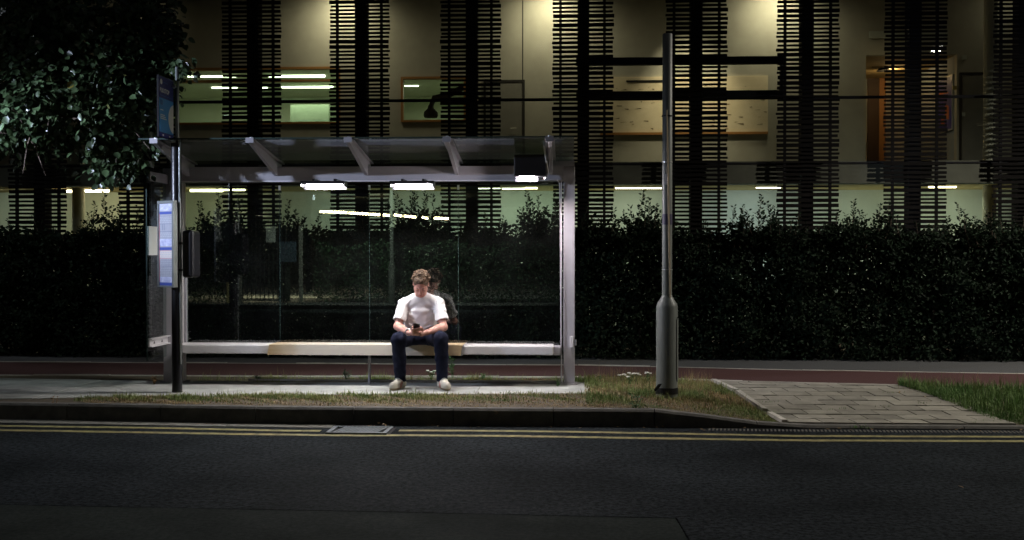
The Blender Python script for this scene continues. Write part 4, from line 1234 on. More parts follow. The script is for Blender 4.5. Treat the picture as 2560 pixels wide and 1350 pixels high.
# ================================================================== STEEL COLUMN
sb = G(1667, 992, PAVE)
colm = mat('column_grey_paint', (0.13, 0.145, 0.135), 0.42, col2=(0.18, 0.195, 0.18), scale=5, bump=0.08, bscale=60, stretch=(6, 6, 1), detail=10)
SC = empty('steel_column', (sb.x, sb.y, PAVE), 'grey steel lamp column with a wide base sleeve beside the shelter', 'column')
zc = lambda py: PZ(py, sb.y, 1667) - PAVE + 0.03
MB().lathe((sb.x, sb.y, PAVE - 0.03), [(0.106, 0), (0.106, zc(768)), (0.1, zc(760)), (0.052, zc(740)), (0.05, zc(738))], 36).build('base_sleeve', colm, SC, True)
MB().lathe((sb.x, sb.y, PAVE - 0.03), [(0.049, zc(741)), (0.049, zc(84) - 0.01), (0.046, zc(84) - 0.003), (0.03, zc(84))], 28).build('shaft', colm, SC, True)
for py in (407, 675):
    MB().lathe((sb.x, sb.y, PAVE - 0.03 + zc(py)), [(0.0492, 0), (0.0515, 0.002), (0.0515, 0.008), (0.0492, 0.01)], 28).build('joint_ring', brushed, SC, True)
MB().lathe((sb.x, sb.y, PAVE - 0.03 + zc(562)), [(0.0492, 0), (0.0505, 0.001), (0.0505, 0.105), (0.0492, 0.106)], 28).build('dark_sticker', mat('sticker_purple', (0.035, 0.03, 0.07), 0.5, col2=(0.06, 0.055, 0.1), scale=30), SC, True)
MB().lathe((sb.x, sb.y, PAVE - 0.03 + zc(984)), [(0.1062, 0), (0.112, 0.003), (0.112, 0.062), (0.1062, 0.065)], 36).build('strap', black_pl, SC, True)
se = P(1640, 968, sb.y - 0.09)
MB().add([se + Vector((0.02, 0, 0.03)), se + Vector((0.06, 0, 0.035)), se + Vector((0.03, -0.004, -0.01)), se + Vector((-0.01, -0.02, -0.04)), se + Vector((-0.02, -0.02, -0.02))], [(0, 1, 2, 3, 4)]).build('strap_end', black_pl, SC)
# service door on the sleeve's right flank
dp = []
a0, a1 = R(-32), R(18)
z0, z1 = zc(950) + PAVE - 0.03, zc(795) + PAVE - 0.03
n = 8
vs, fs = [], []
for i in range(n + 1):
    a = a0 + (a1 - a0) * i / n
    ch = 0.035 if i in (0, n) else 0.0
    for zz, rr in ((z0 + ch, 0.1065), (z0 + ch, 0.112), (z1 - ch, 0.112), (z1 - ch, 0.1065)):
        vs.append((sb.x + rr * math.cos(a), sb.y + rr * math.sin(a), zz))
for i in range(n):
    for k in range(3):
        fs.append((i * 4 + k, (i + 1) * 4 + k, (i + 1) * 4 + k + 1, i * 4 + k + 1))
fs += [(0, 1, 2, 3), tuple(4 * n + k for k in (3, 2, 1, 0))]
MB().add(vs, fs).build('service_door', colm, SC, True)
vs, fs = [], []
for i in range(n + 1):                    # dark rubber seal showing round the door
    a = a0 - 0.09 + (a1 - a0 + 0.18) * i / n
    ch = 0.035 if i in (0, n) else 0.0
    for zz in (z0 + ch - 0.012, z1 - ch + 0.012):
        vs.append((sb.x + 0.1078 * math.cos(a), sb.y + 0.1078 * math.sin(a), zz))
for i in range(n):
    fs.append((2 * i, 2 * i + 2, 2 * i + 3, 2 * i + 1))
MB().add(vs, fs).build('door_seal', black_pl, SC)
# cable strapped to the shaft
cab = [(sb.x + dx, sb.y - math.sqrt(max(0.0555 ** 2 - dx * dx, 1e-6)), zc(py) + PAVE - 0.03) for dx, py in ((-0.012, 277), (-0.006, 340), (0.004, 450), (0.012, 560), (0.02, 660), (0.026, 745))]
cab = [cab[0]] + [tuple(Vector(cab[i])) for i in range(1, 6)]
MB().tube(cab, 0.0085, 8).build('cable', mat('cable_tan', (0.38, 0.31, 0.2), 0.6), SC, True)
MB().lathe((sb.x, sb.y, PAVE - 0.03 + zc(292)), [(0.0492, 0), (0.057, 0.002), (0.057, 0.012), (0.0492, 0.014)], 20).build('cable_tie', pole_black, SC, True)
a = [R(-118 + 8 * k) for k in range(5)]
vs = [(sb.x + 0.0505 * math.cos(t), sb.y + 0.0505 * math.sin(t), PAVE - 0.03 + zc(py)) for py in (462, 436) for t in a]
MB().add(vs, [(k, k + 1, 5 + k + 1, 5 + k) for k in range(4)]).build('torn_sticker', mat('sticker_grey', (0.5, 0.5, 0.52), 0.6), SC)

# ================================================================== STREET LAMPS and an added flood lamp beyond the frame
def street_lamp(x, y, h, reach, energy, col, label, spot=R(150)):
    o = empty('street_lamp', (x, y, PAVE), label, 'street lamp')
    MB().lathe((x, y, PAVE - 0.02), [(0.1, 0), (0.1, 1.1), (0.06, 1.25), (0.045, h)], 20).build('shaft', colm, o, True)
    MB().tube([(x, y, h + PAVE - 0.03), (x, y - reach * 0.4, h + 0.25), (x, y - reach, h + 0.3)], [0.04, 0.035, 0.03], 10).build('arm', colm, o, True)
    hd = MB().hexa([(x - 0.12, y - reach - 0.45, h + 0.26), (x + 0.12, y - reach - 0.45, h + 0.26), (x + 0.12, y - reach, h + 0.24), (x - 0.12, y - reach, h + 0.24)],
                   [(x - 0.09, y - reach - 0.4, h + 0.33), (x + 0.09, y - reach - 0.4, h + 0.33), (x + 0.09, y - reach, h + 0.36), (x - 0.09, y - reach, h + 0.36)]).build('lantern', colm, o)
    MB().box(x - 0.09, x + 0.09, y - reach - 0.4, y - reach - 0.05, h + 0.225, h + 0.2395).build('lens', emit('street_lens', col, 20), hd)
    lamp('lantern_light', o, 'POINT' if spot is None else 'SPOT', (x, y - reach - 0.22, h + (0.21 if spot else 0.1)), energy, col, 0.12 if spot else 0.08, target=(x, y - reach - 0.22, 0), spot=spot, blend=0.5)
    return o
street_lamp(-10.5, 12.4, 5.6, 0.7, 420, (0.84, 0.92, 1.0), 'street lamp standing beyond the broadleaf tree', R(160))
FLD = empty('added_flood', (-6.9, 10.9, PAVE), 'small flood lamp added out of view to light the shelter beam from the left', 'added_flood')  # unseen flood lamp added for bluish light on the beam and leaves
MB().lathe((-6.9, 10.9, PAVE - 0.02), [(0.05, 0), (0.05, 3.0), (0.03, 3.05)], 14).build('post', colm, FLD, True)
MB().tube([(-6.9, 10.9, 3.1), (-6.92, 10.2, 3.2), (-6.95, 9.1, 3.2)], 0.025, 10).build('arm', colm, FLD, True)
MB().box(-7.05, -6.86, 8.84, 9.16, 3.0, 3.2).build('added_flood_housing', black_pl, FLD, bevel=0.02)
MB().box(-6.858, -6.85, 8.87, 9.13, 3.03, 3.17).build('added_flood_lens', emit('added_flood_lens', (0.78, 0.86, 1.0), 25), FLD)
lamp('added_flood_beam', FLD, 'SPOT', (-6.8, 9.0, 3.1), 1050, (0.66, 0.75, 1.0), 0.06, target=(-2.5, 12.0, 2.25), spot=R(50), blend=0.85)
street_lamp(8.6, 12.9, 6.2, 0.9, 3000, (1.0, 0.93, 0.82), 'street lamp standing beyond the grass and the paved crossing', R(165))

# ================================================================== PERSON (distance fields meshed as continuous surfaces)
class SDF:
    def __init__(self, lo, hi, h):
        self.lo = np.array(lo, dtype=np.float64); self.h = h
        self.n = np.ceil((np.array(hi) - self.lo) / h).astype(int) + 1
        self.a = np.ones(self.n, dtype=np.float32)

    def _block(self, lo, hi):
        i0 = np.clip(np.floor((np.array(lo) - self.lo) / self.h).astype(int), 0, self.n)
        i1 = np.clip(np.ceil((np.array(hi) - self.lo) / self.h).astype(int) + 1, 0, self.n)
        ax = [self.lo[k] + np.arange(i0[k], i1[k]) * self.h for k in range(3)]
        g = np.meshgrid(*ax, indexing='ij')
        return tuple(slice(i0[k], i1[k]) for k in range(3)), np.stack(g, -1)

    def _merge(self, sl, d, k, sub=False):
        a = self.a[sl]
        if sub:
            h = np.clip(0.5 - 0.5 * (a + d) / k, 0, 1)
            self.a[sl] = a * (1 - h) + (-d) * h + k * h * (1 - h)
        else:
            h = np.clip(0.5 + 0.5 * (a - d) / k, 0, 1)
            self.a[sl] = a * (1 - h) + d * h - k * h * (1 - h)

    def seg(self, a, b, r1, r2, k=0.02, sub=False):
        a, b = np.array(a, dtype=float), np.array(b, dtype=float)
        m = max(r1, r2) + k * 1.5 + 0.03
        sl, p = self._block(np.minimum(a, b) - m, np.maximum(a, b) + m)
        if p.size == 0: return self
        ab = b - a
        t = np.clip(((p - a) @ ab) / max(ab @ ab, 1e-9), 0, 1)
        d = np.linalg.norm(p - (a + t[..., None] * ab), axis=-1) - (r1 + (r2 - r1) * t)
        self._merge(sl, d, k, sub)
        return self

    def flat(self, a, b, r1, r2, ax, w, k=0.02):         # capsule stretched w times along the axis ax
        a, b, ax = np.array(a, dtype=float), np.array(b, dtype=float), np.array(ax, dtype=float)
        m = max(r1, r2) * w + k * 1.5 + 0.03
        sl, p = self._block(np.minimum(a, b) - m, np.maximum(a, b) + m)
        sq = lambda v: v - (v @ ax)[..., None] * ax * (1 - 1 / w) if v.ndim > 1 else v - (v @ ax) * ax * (1 - 1 / w)
        q, ab = sq(p - a), sq(b - a)
        t = np.clip((q @ ab) / max(ab @ ab, 1e-9), 0, 1)
        d = np.linalg.norm(q - t[..., None] * ab, axis=-1) - (r1 + (r2 - r1) * t)
        self._merge(sl, d, k)
        return self

    def chain(self, pts, rads, k=0.02):
        for i in range(len(pts) - 1):
            self.seg(pts[i], pts[i + 1], rads[i], rads[i + 1], k)
        return self

    def ell(self, c, r, axes=None, k=0.02, sub=False):
        c = np.array(c, dtype=float); r = np.array(r, dtype=float)
        m = r.max() + k * 1.5 + 0.03
        sl, p = self._block(c - m, c + m)
        if p.size == 0: return self
        q = p - c
        if axes is not None:
            q = q @ np.array(axes, dtype=float).T
        k0 = np.linalg.norm(q / r, axis=-1)
        k1 = np.linalg.norm(q / (r * r), axis=-1) + 1e-9
        self._merge(sl, k0 * (k0 - 1) / k1, k, sub)
        return self

    def cut(self, point, normal, k=0.004):       # keep the side the normal points away from
        n = np.array(normal, dtype=float); n /= np.linalg.norm(n)
        sl, p = self._block(self.lo, self.lo + self.n * self.h)
        d = (p - np.array(point)) @ n
        self.a[sl] = np.maximum(self.a[sl], d)
        return self

    def field(self, fn):
        sl, p = self._block(self.lo, self.lo + self.n * self.h)
        self.a[sl] += fn(p).astype(np.float32)
        return self

    def mesh(self, name, m, parent, smooth_iter=2):
        g = openvdb.FloatGrid(1.0)
        a = np.minimum(self.a, 1.0)
        g.copyFromArray(a.astype(np.float32))
        v, q = g.convertToQuads(isovalue=0.0)
        v = v.astype(np.float64) * self.h + self.lo
        q = q.astype(np.int64)
        p0, p1, p2 = v[q[:, 0]], v[q[:, 1]], v[q[:, 2]]
        if (np.cross(p1 - p0, p2 - p0) * p0).sum() < 0:
            q = q[:, ::-1]
        o = np_mesh(name, v, q, m, parent, smooth=True)
        if smooth_iter:
            s = o.modifiers.new('smooth', 'SMOOTH'); s.iterations = smooth_iter; s.factor = 0.5
        return o

skin = mat('skin', (0.52, 0.26, 0.2), 0.5, var=0.07, scale=40, bump=0.06, bscale=300)
shirt_m = mat('white_cotton', (0.68, 0.665, 0.65), 0.9, var=0.03, scale=8, bump=0.3, bscale=22)
trouser_m = mat('navy_trousers', (0.006, 0.008, 0.022), 0.9, spec=0.2, var=0.25, scale=14, bump=0.35, bscale=26)
shoe_m = mat('cream_shoe', (0.74, 0.69, 0.58), 0.7, var=0.06, scale=20, bump=0.2, bscale=80)
sole_m = mat('gum_sole', (0.42, 0.33, 0.22), 0.8, var=0.1, scale=30)
hair_m = mat('brown_hair', (0.02, 0.013, 0.009), 0.45, col2=(0.2, 0.13, 0.08), scale=45, spec=0.2, bump=0.6, bscale=160)
phone_m = mat('phone_black', (0.012, 0.012, 0.014), 0.25)

pc = M(1050, 975, 11.75)
PE = empty('person', (pc.x, pc.y, PAVE), 'seated person in white t-shirt and navy trousers looking down at a phone', 'person')
J = {
    'pelvis': M(1050, 840, 11.84), 'belly': M(1051, 810, 11.79), 'chest': M(1052, 775, 11.76), 'upper': M(1052, 752, 11.74),
    'neck': M(1052, 733, 11.68), 'head': M(1052, 711, 11.61),
    'hipL': M(1027, 842, 11.84), 'hipR': M(1075, 842, 11.84),
    'kneeL': M(996, 849, 11.43), 'kneeR': M(1102, 847, 11.43),
    'ankL': M(1001, 949, 11.63), 'ankR': M(1106, 949, 11.63),
    'shL': M(1010, 761, 11.72), 'shR': M(1096, 759, 11.72),
    'elL': M(994, 816, 11.62), 'elR': M(1109, 818, 11.60),
    'wrL': M(1022, 832, 11.41), 'wrR': M(1067, 831, 11.41),
}
RT, UP = _r.copy(), Vector((0, 0, 1))
FWD = Vector((-_a.x, -_a.y, 0)).normalized()      # towards the camera
allp = list(J.values())
lo = Vector((min(p.x for p in allp) - 0.2, min(p.y for p in allp) - 0.32, PAVE - 0.01))
hi = Vector((max(p.x for p in allp) + 0.2, max(p.y for p in allp) + 0.26, J['head'].z + 0.26))

# ---- head frame: bowed forward
tilt = R(44)
hf = (FWD * math.cos(tilt) - UP * math.sin(tilt)).normalized()
hu = (UP * math.cos(tilt) + FWD * math.sin(tilt)).normalized()
hr = RT.copy()
tz = R(-4)
hr2 = (hr * math.cos(tz) + hu * math.sin(tz)).normalized(); hu = (hu * math.cos(tz) - hr * math.sin(tz)).normalized(); hr = hr2
HC = J['head']
hd = lambda x, f, u: HC + hr * x + hf * f + hu * u
AX = [list(hr), list(hf), list(hu)]

b = SDF(lo, hi, 0.0045)
# skull, jaw, neck
b.ell(hd(0, -0.012, 0.035), (0.074, 0.094, 0.082), AX, 0.02)
b.ell(hd(0, 0.022, -0.03), (0.06, 0.068, 0.085), AX, 0.03)
b.seg(hd(-0.028, 0.05, -0.092), hd(0.028, 0.05, -0.092), 0.024, 0.024, 0.03)
b.ell(hd(0, 0.072, -0.1), (0.02, 0.016, 0.018), AX, 0.015)            # chin
b.seg(hd(-0.052, -0.0, -0.06), hd(-0.026, 0.055, -0.092), 0.02, 0.02, 0.02)
b.seg(hd(0.052, -0.0, -0.06), hd(0.026, 0.055, -0.092), 0.02, 0.02, 0.02)
for s in (-1, 1):
    b.ell(hd(0.034 * s, 0.064, -0.022), (0.022, 0.016, 0.018), AX, 0.014)   # cheekbone
    b.ell(hd(0.031 * s, 0.094, 0.008), (0.016, 0.008, 0.01), AX, 0.01, True)   # eye socket
    b.ell(hd(0.031 * s, 0.076, 0.006), (0.0135, 0.012, 0.011), AX, 0.003)       # eyelid
    b.seg(hd(0.012 * s, 0.089, 0.025), hd(0.046 * s, 0.077, 0.026), 0.008, 0.006, 0.008)   # brow
    b.ell(hd(0.077 * s, -0.012, -0.006), (0.009, 0.02, 0.032), AX, 0.006)       # ear
    b.ell(hd(0.082 * s, -0.008, -0.004), (0.005, 0.01, 0.018), AX, 0.003, True)
    b.ell(hd(0.011 * s, 0.094, -0.04), (0.008, 0.008, 0.007), AX, 0.005)        # nostril wings
b.seg(hd(0, 0.088, 0.016), hd(0, 0.108, -0.034), 0.0075, 0.0105, 0.008)         # nose
b.seg(hd(-0.018, 0.084, -0.064), hd(0.018, 0.084, -0.064), 0.007, 0.007, 0.006)
b.seg(hd(-0.015, 0.083, -0.077), hd(0.015, 0.083, -0.077), 0.008, 0.008, 0.006)
b.seg(hd(-0.022, 0.094, -0.0705), hd(0.022, 0.094, -0.0705), 0.0028, 0.0028, 0.003, True)   # mouth line
b.chain([hd(0, -0.035, -0.04), J['neck'] - FWD * 0.012, J['upper'] - FWD * 0.02], [0.056, 0.055, 0.062], 0.03)
# torso and limbs under the clothes
b.chain([J['upper'], J['chest'], J['belly'], J['pelvis']], [0.065, 0.08, 0.075, 0.08], 0.03)
for s, sd in (('L', -1), ('R', 1)):
    b.chain([J['upper'] - UP * 0.02, J['sh' + s], J['el' + s]], [0.05, 0.045, 0.039], 0.02)
    el, wr = J['el' + s], J['wr' + s]
    b.chain([el, el.lerp(wr, 0.3), wr], [0.04, 0.042, 0.026], 0.02)
    b.chain([J['pelvis'], J['hip' + s], J['knee' + s], J['ank' + s]], [0.1, 0.078, 0.054, 0.036], 0.03)
    an = J['ank' + s]
    b.seg(an, an + FWD * 0.1 - UP * 0.05, 0.036, 0.03, 0.02)

# ---- hands: palms and five fingers each, closed on the phone
ph_c = M(1042, 819, 11.33)
ph_u = (UP * 0.78 + FWD * 0.62).normalized()          # long axis of the phone rises towards the viewer's side
ph_u = (UP * 0.6 + FWD * 0.8).normalized()
ph_r = (RT * 0.985 - UP * 0.12).normalized()
ph_n = ph_r.cross(ph_u).normalized()                  # screen normal
if ph_n.dot(HC - ph_c) < 0: ph_n = -ph_n
ph = lambda r, u, n: ph_c + ph_r * r + ph_u * u + ph_n * n

def hand(sd, wr, palm_c, knuckles, tips, thumb):
    b.chain([wr, palm_c], [0.026, 0.024], 0.018)
    for k in knuckles:
        b.seg(palm_c, k, 0.019, 0.0125, 0.012)
    for kn, (m1, tip), r in zip(knuckles, tips, (0.0092, 0.0095, 0.009, 0.0078)):
        mid = (Vector(m1) + Vector(tip)) / 2
        b.chain([kn, m1, mid, tip], [r * 1.12, r, r * 0.95, r * 0.8], 0.004)
    t0, t1, t2 = thumb
    b.chain([palm_c + (t0 - palm_c) * 0.4, t0, t1, t2], [0.016, 0.0125, 0.0105, 0.0085], 0.007)

# his right hand (left in the picture) holds the phone from below and its left side
palmL = ph(-0.03, -0.06, -0.034)
kL = [ph(-0.034, -0.018 - 0.0 + 0.022 * i, -0.034) for i in (1.4, 0.5, -0.4, -1.3)]
tL = [((ph(0.0, 0.016 - 0.02 * i, -0.026)), ph(0.042 - 0.004 * i, 0.012 - 0.02 * i, -0.004)) for i in range(4)]
hand(-1, J['wrL'], palmL, kL, tL, (ph(-0.05, -0.05, -0.006), ph(-0.045, -0.02, 0.012), ph(-0.022, 0.002, 0.016)))
# his left hand wraps under and in front
palmR = ph(0.045, -0.066, -0.03)
kR = [ph(0.038, -0.05 - 0.018 * i, -0.018 + 0.0 * i) + FWD * 0.014 for i in range(4)]
tR = [(ph(0.006, -0.055 - 0.018 * i, -0.02) + FWD * 0.034, ph(-0.03 + 0.005 * i, -0.05 - 0.018 * i, -0.024) + FWD * 0.03) for i in range(4)]
hand(1, J['wrR'], palmR, kR, tR, (ph(0.056, -0.045, 0.002), ph(0.05, -0.018, 0.014), ph(0.026, 0.0, 0.016)))
body = b.mesh('body', skin, PE, 1)

# lips, brows and lashes, stubble
lip_m = mat('lips', (0.36, 0.13, 0.11), 0.45)
browm = mat('brow_hair', (0.06, 0.035, 0.025), 0.8)
fl_ = SDF(hd(0, .08, -.07) - Vector((.05, .05, .05)), hd(0, .08, -.07) + Vector((.05, .05, .05)), 0.0025)
fl_.seg(hd(-0.017, 0.0855, -0.065), hd(0.017, 0.0855, -0.065), 0.0058, 0.0058, 0.003)
fl_.seg(hd(-0.014, 0.085, -0.0765), hd(0.014, 0.085, -0.0765), 0.0068, 0.0068, 0.003)
fl_.mesh('lips', lip_m, PE)
for s in (-1, 1):
    br_ = SDF(hd(0.03 * s, .08, .02) - Vector((.04, .04, .04)), hd(0.03 * s, .08, .02) + Vector((.04, .04, .04)), 0.0025)
    br_.chain([hd(0.012 * s, 0.0935, 0.024), hd(0.03 * s, 0.0905, 0.0295), hd(0.048 * s, 0.078, 0.025)], [0.0032, 0.0032, 0.002], 0.003)
    br_.mesh('eyebrow', browm, PE, 1)
    ly = MB().tube([hd(0.019 * s, 0.0825, 0.0005), hd(0.031 * s, 0.088, -0.0035), hd(0.043 * s, 0.0815, 0.0)], 0.0018, 6)
    ly.build('eyelashes', browm, PE)

# ---- hair: cap with curls
hs = SDF(HC - Vector((.17, .2, .17)), HC + Vector((.17, .2, .2)), 0.004)
hs.ell(hd(0, -0.02, 0.045), (0.083, 0.1, 0.087), AX, 0.01)
hs.ell(hd(0, 0.03, 0.1), (0.06, 0.05, 0.036), AX, 0.02)
hs.ell(hd(0, -0.06, -0.01), (0.07, 0.05, 0.07), AX, 0.02)
hs.ell(hd(0, 0.105, -0.015), (0.072, 0.1, 0.1), AX, 0.006, True)      # face stays bare
for s in (-1, 1):
    hs.ell(hd(0.085 * s, 0.02, -0.035), (0.03, 0.055, 0.045), AX, 0.006, True)
rr = random.Random(4)
for i in range(210):
    th = rr.uniform(0, 2 * math.pi); phi = rr.uniform(-0.25, 1.5)
    cx_, cy_, cz_ = math.cos(th) * math.cos(phi), math.sin(th) * math.cos(phi), math.sin(phi)
    if cy_ > 0.2 and phi < 0.8: continue
    if abs(cx_) > 0.6 and cy_ > -0.1 and phi < 0.2: continue
    p = hd(0.084 * cx_, -0.018 + 0.101 * cy_, 0.048 + 0.09 * cz_)
    dv = Vector((rr.gauss(0, 1), rr.gauss(0, 1), rr.gauss(0, 1))).normalized() * rr.uniform(0.01, 0.028)
    hs.seg(p, p + dv, rr.uniform(0.008, 0.014), rr.uniform(0.005, 0.01), 0.002)
hair_o = hs.mesh('hair', hair_m, PE, 0)
sm = MB()                                 # loose curled strands over the cap
for i in range(520):
    th = rr.uniform(0, 2 * math.pi); phi = rr.uniform(-0.2, 1.55)
    cx_, cy_, cz_ = math.cos(th) * math.cos(phi), math.sin(th) * math.cos(phi), math.sin(phi)
    if cy_ > 0.2 and phi < 0.82: continue
    if abs(cx_) > 0.6 and cy_ > -0.1 and phi < 0.15: continue
    p = hd(0.086 * cx_, -0.018 + 0.103 * cy_, 0.05 + 0.092 * cz_)
    nrm = (hr * cx_ + hf * cy_ + hu * cz_)
    tg = Vector((rr.gauss(0, 1), rr.gauss(0, 1), rr.gauss(0, 1))); tg = (tg - nrm * tg.dot(nrm)).normalized()
    sm.tube([p, p + tg * 0.012 + nrm * rr.uniform(0.006, 0.016), p + tg * 0.026 + nrm * rr.uniform(0.002, 0.014), p + tg * 0.034 + nrm * rr.uniform(-0.006, 0.006)], [0.0028, 0.0026, 0.002, 0.0008], 5)
tag(sm.build('curls', hair_m, hair_o, True), kind='stuff')

# ---- t-shirt
t = SDF(lo, hi, 0.006)
t.flat(J['upper'] - UP * 0.045, J['chest'] - UP * 0.02, 0.098, 0.112, RT, 1.5, 0.04)
t.flat(J['chest'] - UP * 0.02, J['belly'], 0.112, 0.117, RT, 1.4, 0.03)
t.flat(J['belly'], J['pelvis'] + UP * 0.02, 0.117, 0.12, RT, 1.42, 0.03)
for s, sd in (('L', -1), ('R', 1)):
    sh_, el = J['sh' + s], J['el' + s]
    t.seg(J['neck'] - UP * 0.035 - FWD * 0.02, sh_ + UP * 0.0, 0.062, 0.064, 0.03)
    end = sh_.lerp(el, 0.72)
    t.seg(sh_, end, 0.065, 0.066, 0.02)
    # folds running from the armpit across the chest and side
    t.seg(sh_ + FWD * 0.05 - UP * 0.05 + RT * 0.02 * sd, sh_ + FWD * 0.058 - UP * 0.13 + RT * 0.035 * sd, 0.005, 0.004, 0.018)
for (xa, ua, xb, ub) in ((-0.12, 0.005, 0.02, -0.03), (-0.13, -0.04, -0.02, -0.06), (0.13, -0.01, 0.02, -0.05), (0.12, 0.05, 0.05, 0.0), (-0.1, 0.06, -0.03, 0.02)):
    t.seg(J['belly'] + FWD * 0.108 + RT * xa + UP * ua, J['belly'] + FWD * 0.118 + RT * xb + UP * ub, 0.006, 0.005, 0.016)
t.field(lambda p: 0.0014 * np.sin(p[..., 2] * 55 + 3 * np.sin(p[..., 0] * 21) + p[..., 1] * 17) + 0.0012 * np.sin(p[..., 0] * 47 + p[..., 2] * 30))
def pull_folds(p):                       # cloth pulled into creases fanning out from the armpits
    out = np.zeros(p.shape[:-1])
    for s, sd in (('L', -1), ('R', 1)):
        c_ = np.array(J['sh' + s] - UP * 0.05 + FWD * 0.06)
        q_ = p - c_
        xx, zz = q_ @ np.array(RT) * -sd, q_ @ np.array(UP)
        rr_ = np.sqrt(xx ** 2 + zz ** 2)
        an = np.arctan2(zz, xx)
        front = np.clip((p - np.array(J['chest'])) @ np.array(FWD) / 0.06, 0, 1)
        out += 0.0035 * np.sin(an * 11 + 4 * rr_ * sd) * np.exp(-((rr_ - 0.13) / 0.09) ** 2) * front
    return out
t.field(pull_folds)
for s in ('L', 'R'):     # sleeve hems
    sh_, el = J['sh' + s], J['el' + s]
    ax = (el - sh_).normalized()
    end = sh_.lerp(el, 0.74)
    sl, p = t._block(np.array(end) - 0.12, np.array(end) + 0.12)
    dd = (p - np.array(end)) @ np.array(ax)
    rad = np.linalg.norm(p - np.array(end) - dd[..., None] * np.array(ax), axis=-1)
    t.a[sl] = np.where((rad < 0.105) & (dd > -0.004), np.maximum(t.a[sl], dd), t.a[sl])
    t.seg(end + ax * 0.03, end - ax * 0.012, 0.056, 0.054, 0.003, True)       # open sleeve
nk = J['neck']
t.ell(nk + UP * 0.012 + FWD * 0.028, (0.064, 0.072, 0.036), [list(RT), list((FWD + UP * -0.35).normalized()), list((UP + FWD * 0.35).normalized())], 0.006, True)
t.mesh('t_shirt', shirt_m, PE, 2)

# ---- trousers
q = SDF(lo, hi, 0.006)
q.ell(J['pelvis'] - UP * 0.012 + FWD * 0.12, (0.11, 0.12, 0.07), [list(RT), list(FWD), list(UP)], 0.04)
q.ell(J['pelvis'] - UP * 0.005, (0.168, 0.125, 0.09), [list(RT), list(FWD), list(UP)], 0.04)
for s, sd in (('L', -1), ('R', 1)):
    hp, kn, an = J['hip' + s], J['knee' + s], J['ank' + s]
    hem = an - UP * 0.02
    q.chain([hp, hp.lerp(kn, 0.5), kn], [0.096, 0.088, 0.073], 0.035)
    q.chain([kn, kn.lerp(an, 0.45) + FWD * -0.012, hem], [0.075, 0.069, 0.056], 0.02)
    for f in (0.72, 0.85, 1.0):
        c_ = kn.lerp(an, f * 0.95)
        q.seg(c_ + RT * 0.045 + FWD * 0.03, c_ - RT * 0.04 + FWD * 0.04 - UP * 0.02, 0.012, 0.01, 0.02)
    q.seg(hp.lerp(kn, 0.3) + UP * 0.085, kn + UP * 0.06, 0.01, 0.006, 0.03)
q.field(lambda p: 0.0022 * np.sin(p[..., 2] * 60 + 4 * np.sin(p[..., 0] * 25)) + 0.0018 * np.sin(p[..., 1] * 40 + p[..., 0] * 35))
for s in ('L', 'R'):
    hem = J['ank' + s] - UP * 0.02
    sl, p = q._block(np.array(hem) - 0.14, np.array(hem) + 0.14)
    q.a[sl] = np.maximum(q.a[sl], (hem.z - p[..., 2]))
    q.seg(hem - UP * 0.03, hem + UP * 0.03, 0.046, 0.046, 0.003, True)
q.mesh('trousers', trouser_m, PE, 2)

# ---- shoes
for s, toe_px in (('L', (982, 11.45)), ('R', (1118, 11.44))):
    an = J['ank' + s]
    toe = G(toe_px[0], 973, PAVE + 0.01); toe = Vector((M(toe_px[0], 973, toe_px[1]).x, M(toe_px[0], 973, toe_px[1]).y, PAVE + 0.05))
    heel = Vector((an.x, an.y, PAVE + 0.052)) - (toe - an).normalized() * 0.035
    heel.z = PAVE + 0.052
    sdf = SDF(Vector((min(toe.x, heel.x) - .1, min(toe.y, heel.y) - .1, PAVE - 0.01)), Vector((max(toe.x, heel.x) + .1, max(toe.y, heel.y) + .1, an.z + 0.08)), 0.0045)
    d = (toe - heel)
    sdf.seg(heel, heel + d * 0.5, 0.042, 0.046, 0.02)
    sdf.seg(heel + d * 0.5, toe - d * 0.06, 0.047, 0.043, 0.02)
    sdf.chain([heel + UP * 0.01, an + UP * 0.0, an + UP * 0.045 - d * 0.03], [0.044, 0.046, 0.046], 0.03)
    sdf.seg(heel + d * 0.25 + UP * 0.05, heel + d * 0.6 + UP * 0.012, 0.034, 0.036, 0.03)
    sdf.a = np.maximum(sdf.a, (PAVE + 0.022 - (sdf.lo[2] + np.arange(sdf.n[2]) * sdf.h))[None, None, :]).astype(np.float32)
    so = sdf.mesh('shoe', shoe_m, PE, 1)
    sl_ = SDF(sdf.lo, sdf.lo + sdf.n * sdf.h, 0.0045)
    sl_.seg(heel, heel + d * 0.5, 0.047, 0.051, 0.01); sl_.seg(heel + d * 0.5, toe - d * 0.05, 0.051, 0.047, 0.01)
    zz = (sl_.lo[2] + np.arange(sl_.n[2]) * sl_.h)[None, None, :]
    sl_.a = np.maximum(sl_.a, np.maximum(PAVE + 0.009 - zz, zz - (PAVE + 0.032))).astype(np.float32)
    sl_.mesh('sole', sole_m, so, 0)
    for f in (0.38, 0.48, 0.58):
        c_ = heel + d * f + UP * (0.082 - (f - 0.38) * 0.16)
        sd_ = Vector((-d.y, d.x, 0)).normalized()
        MB().tube([c_ - sd_ * 0.026, c_ + UP * 0.008, c_ + sd_ * 0.026], 0.003, 6).build('lace', signw, so)

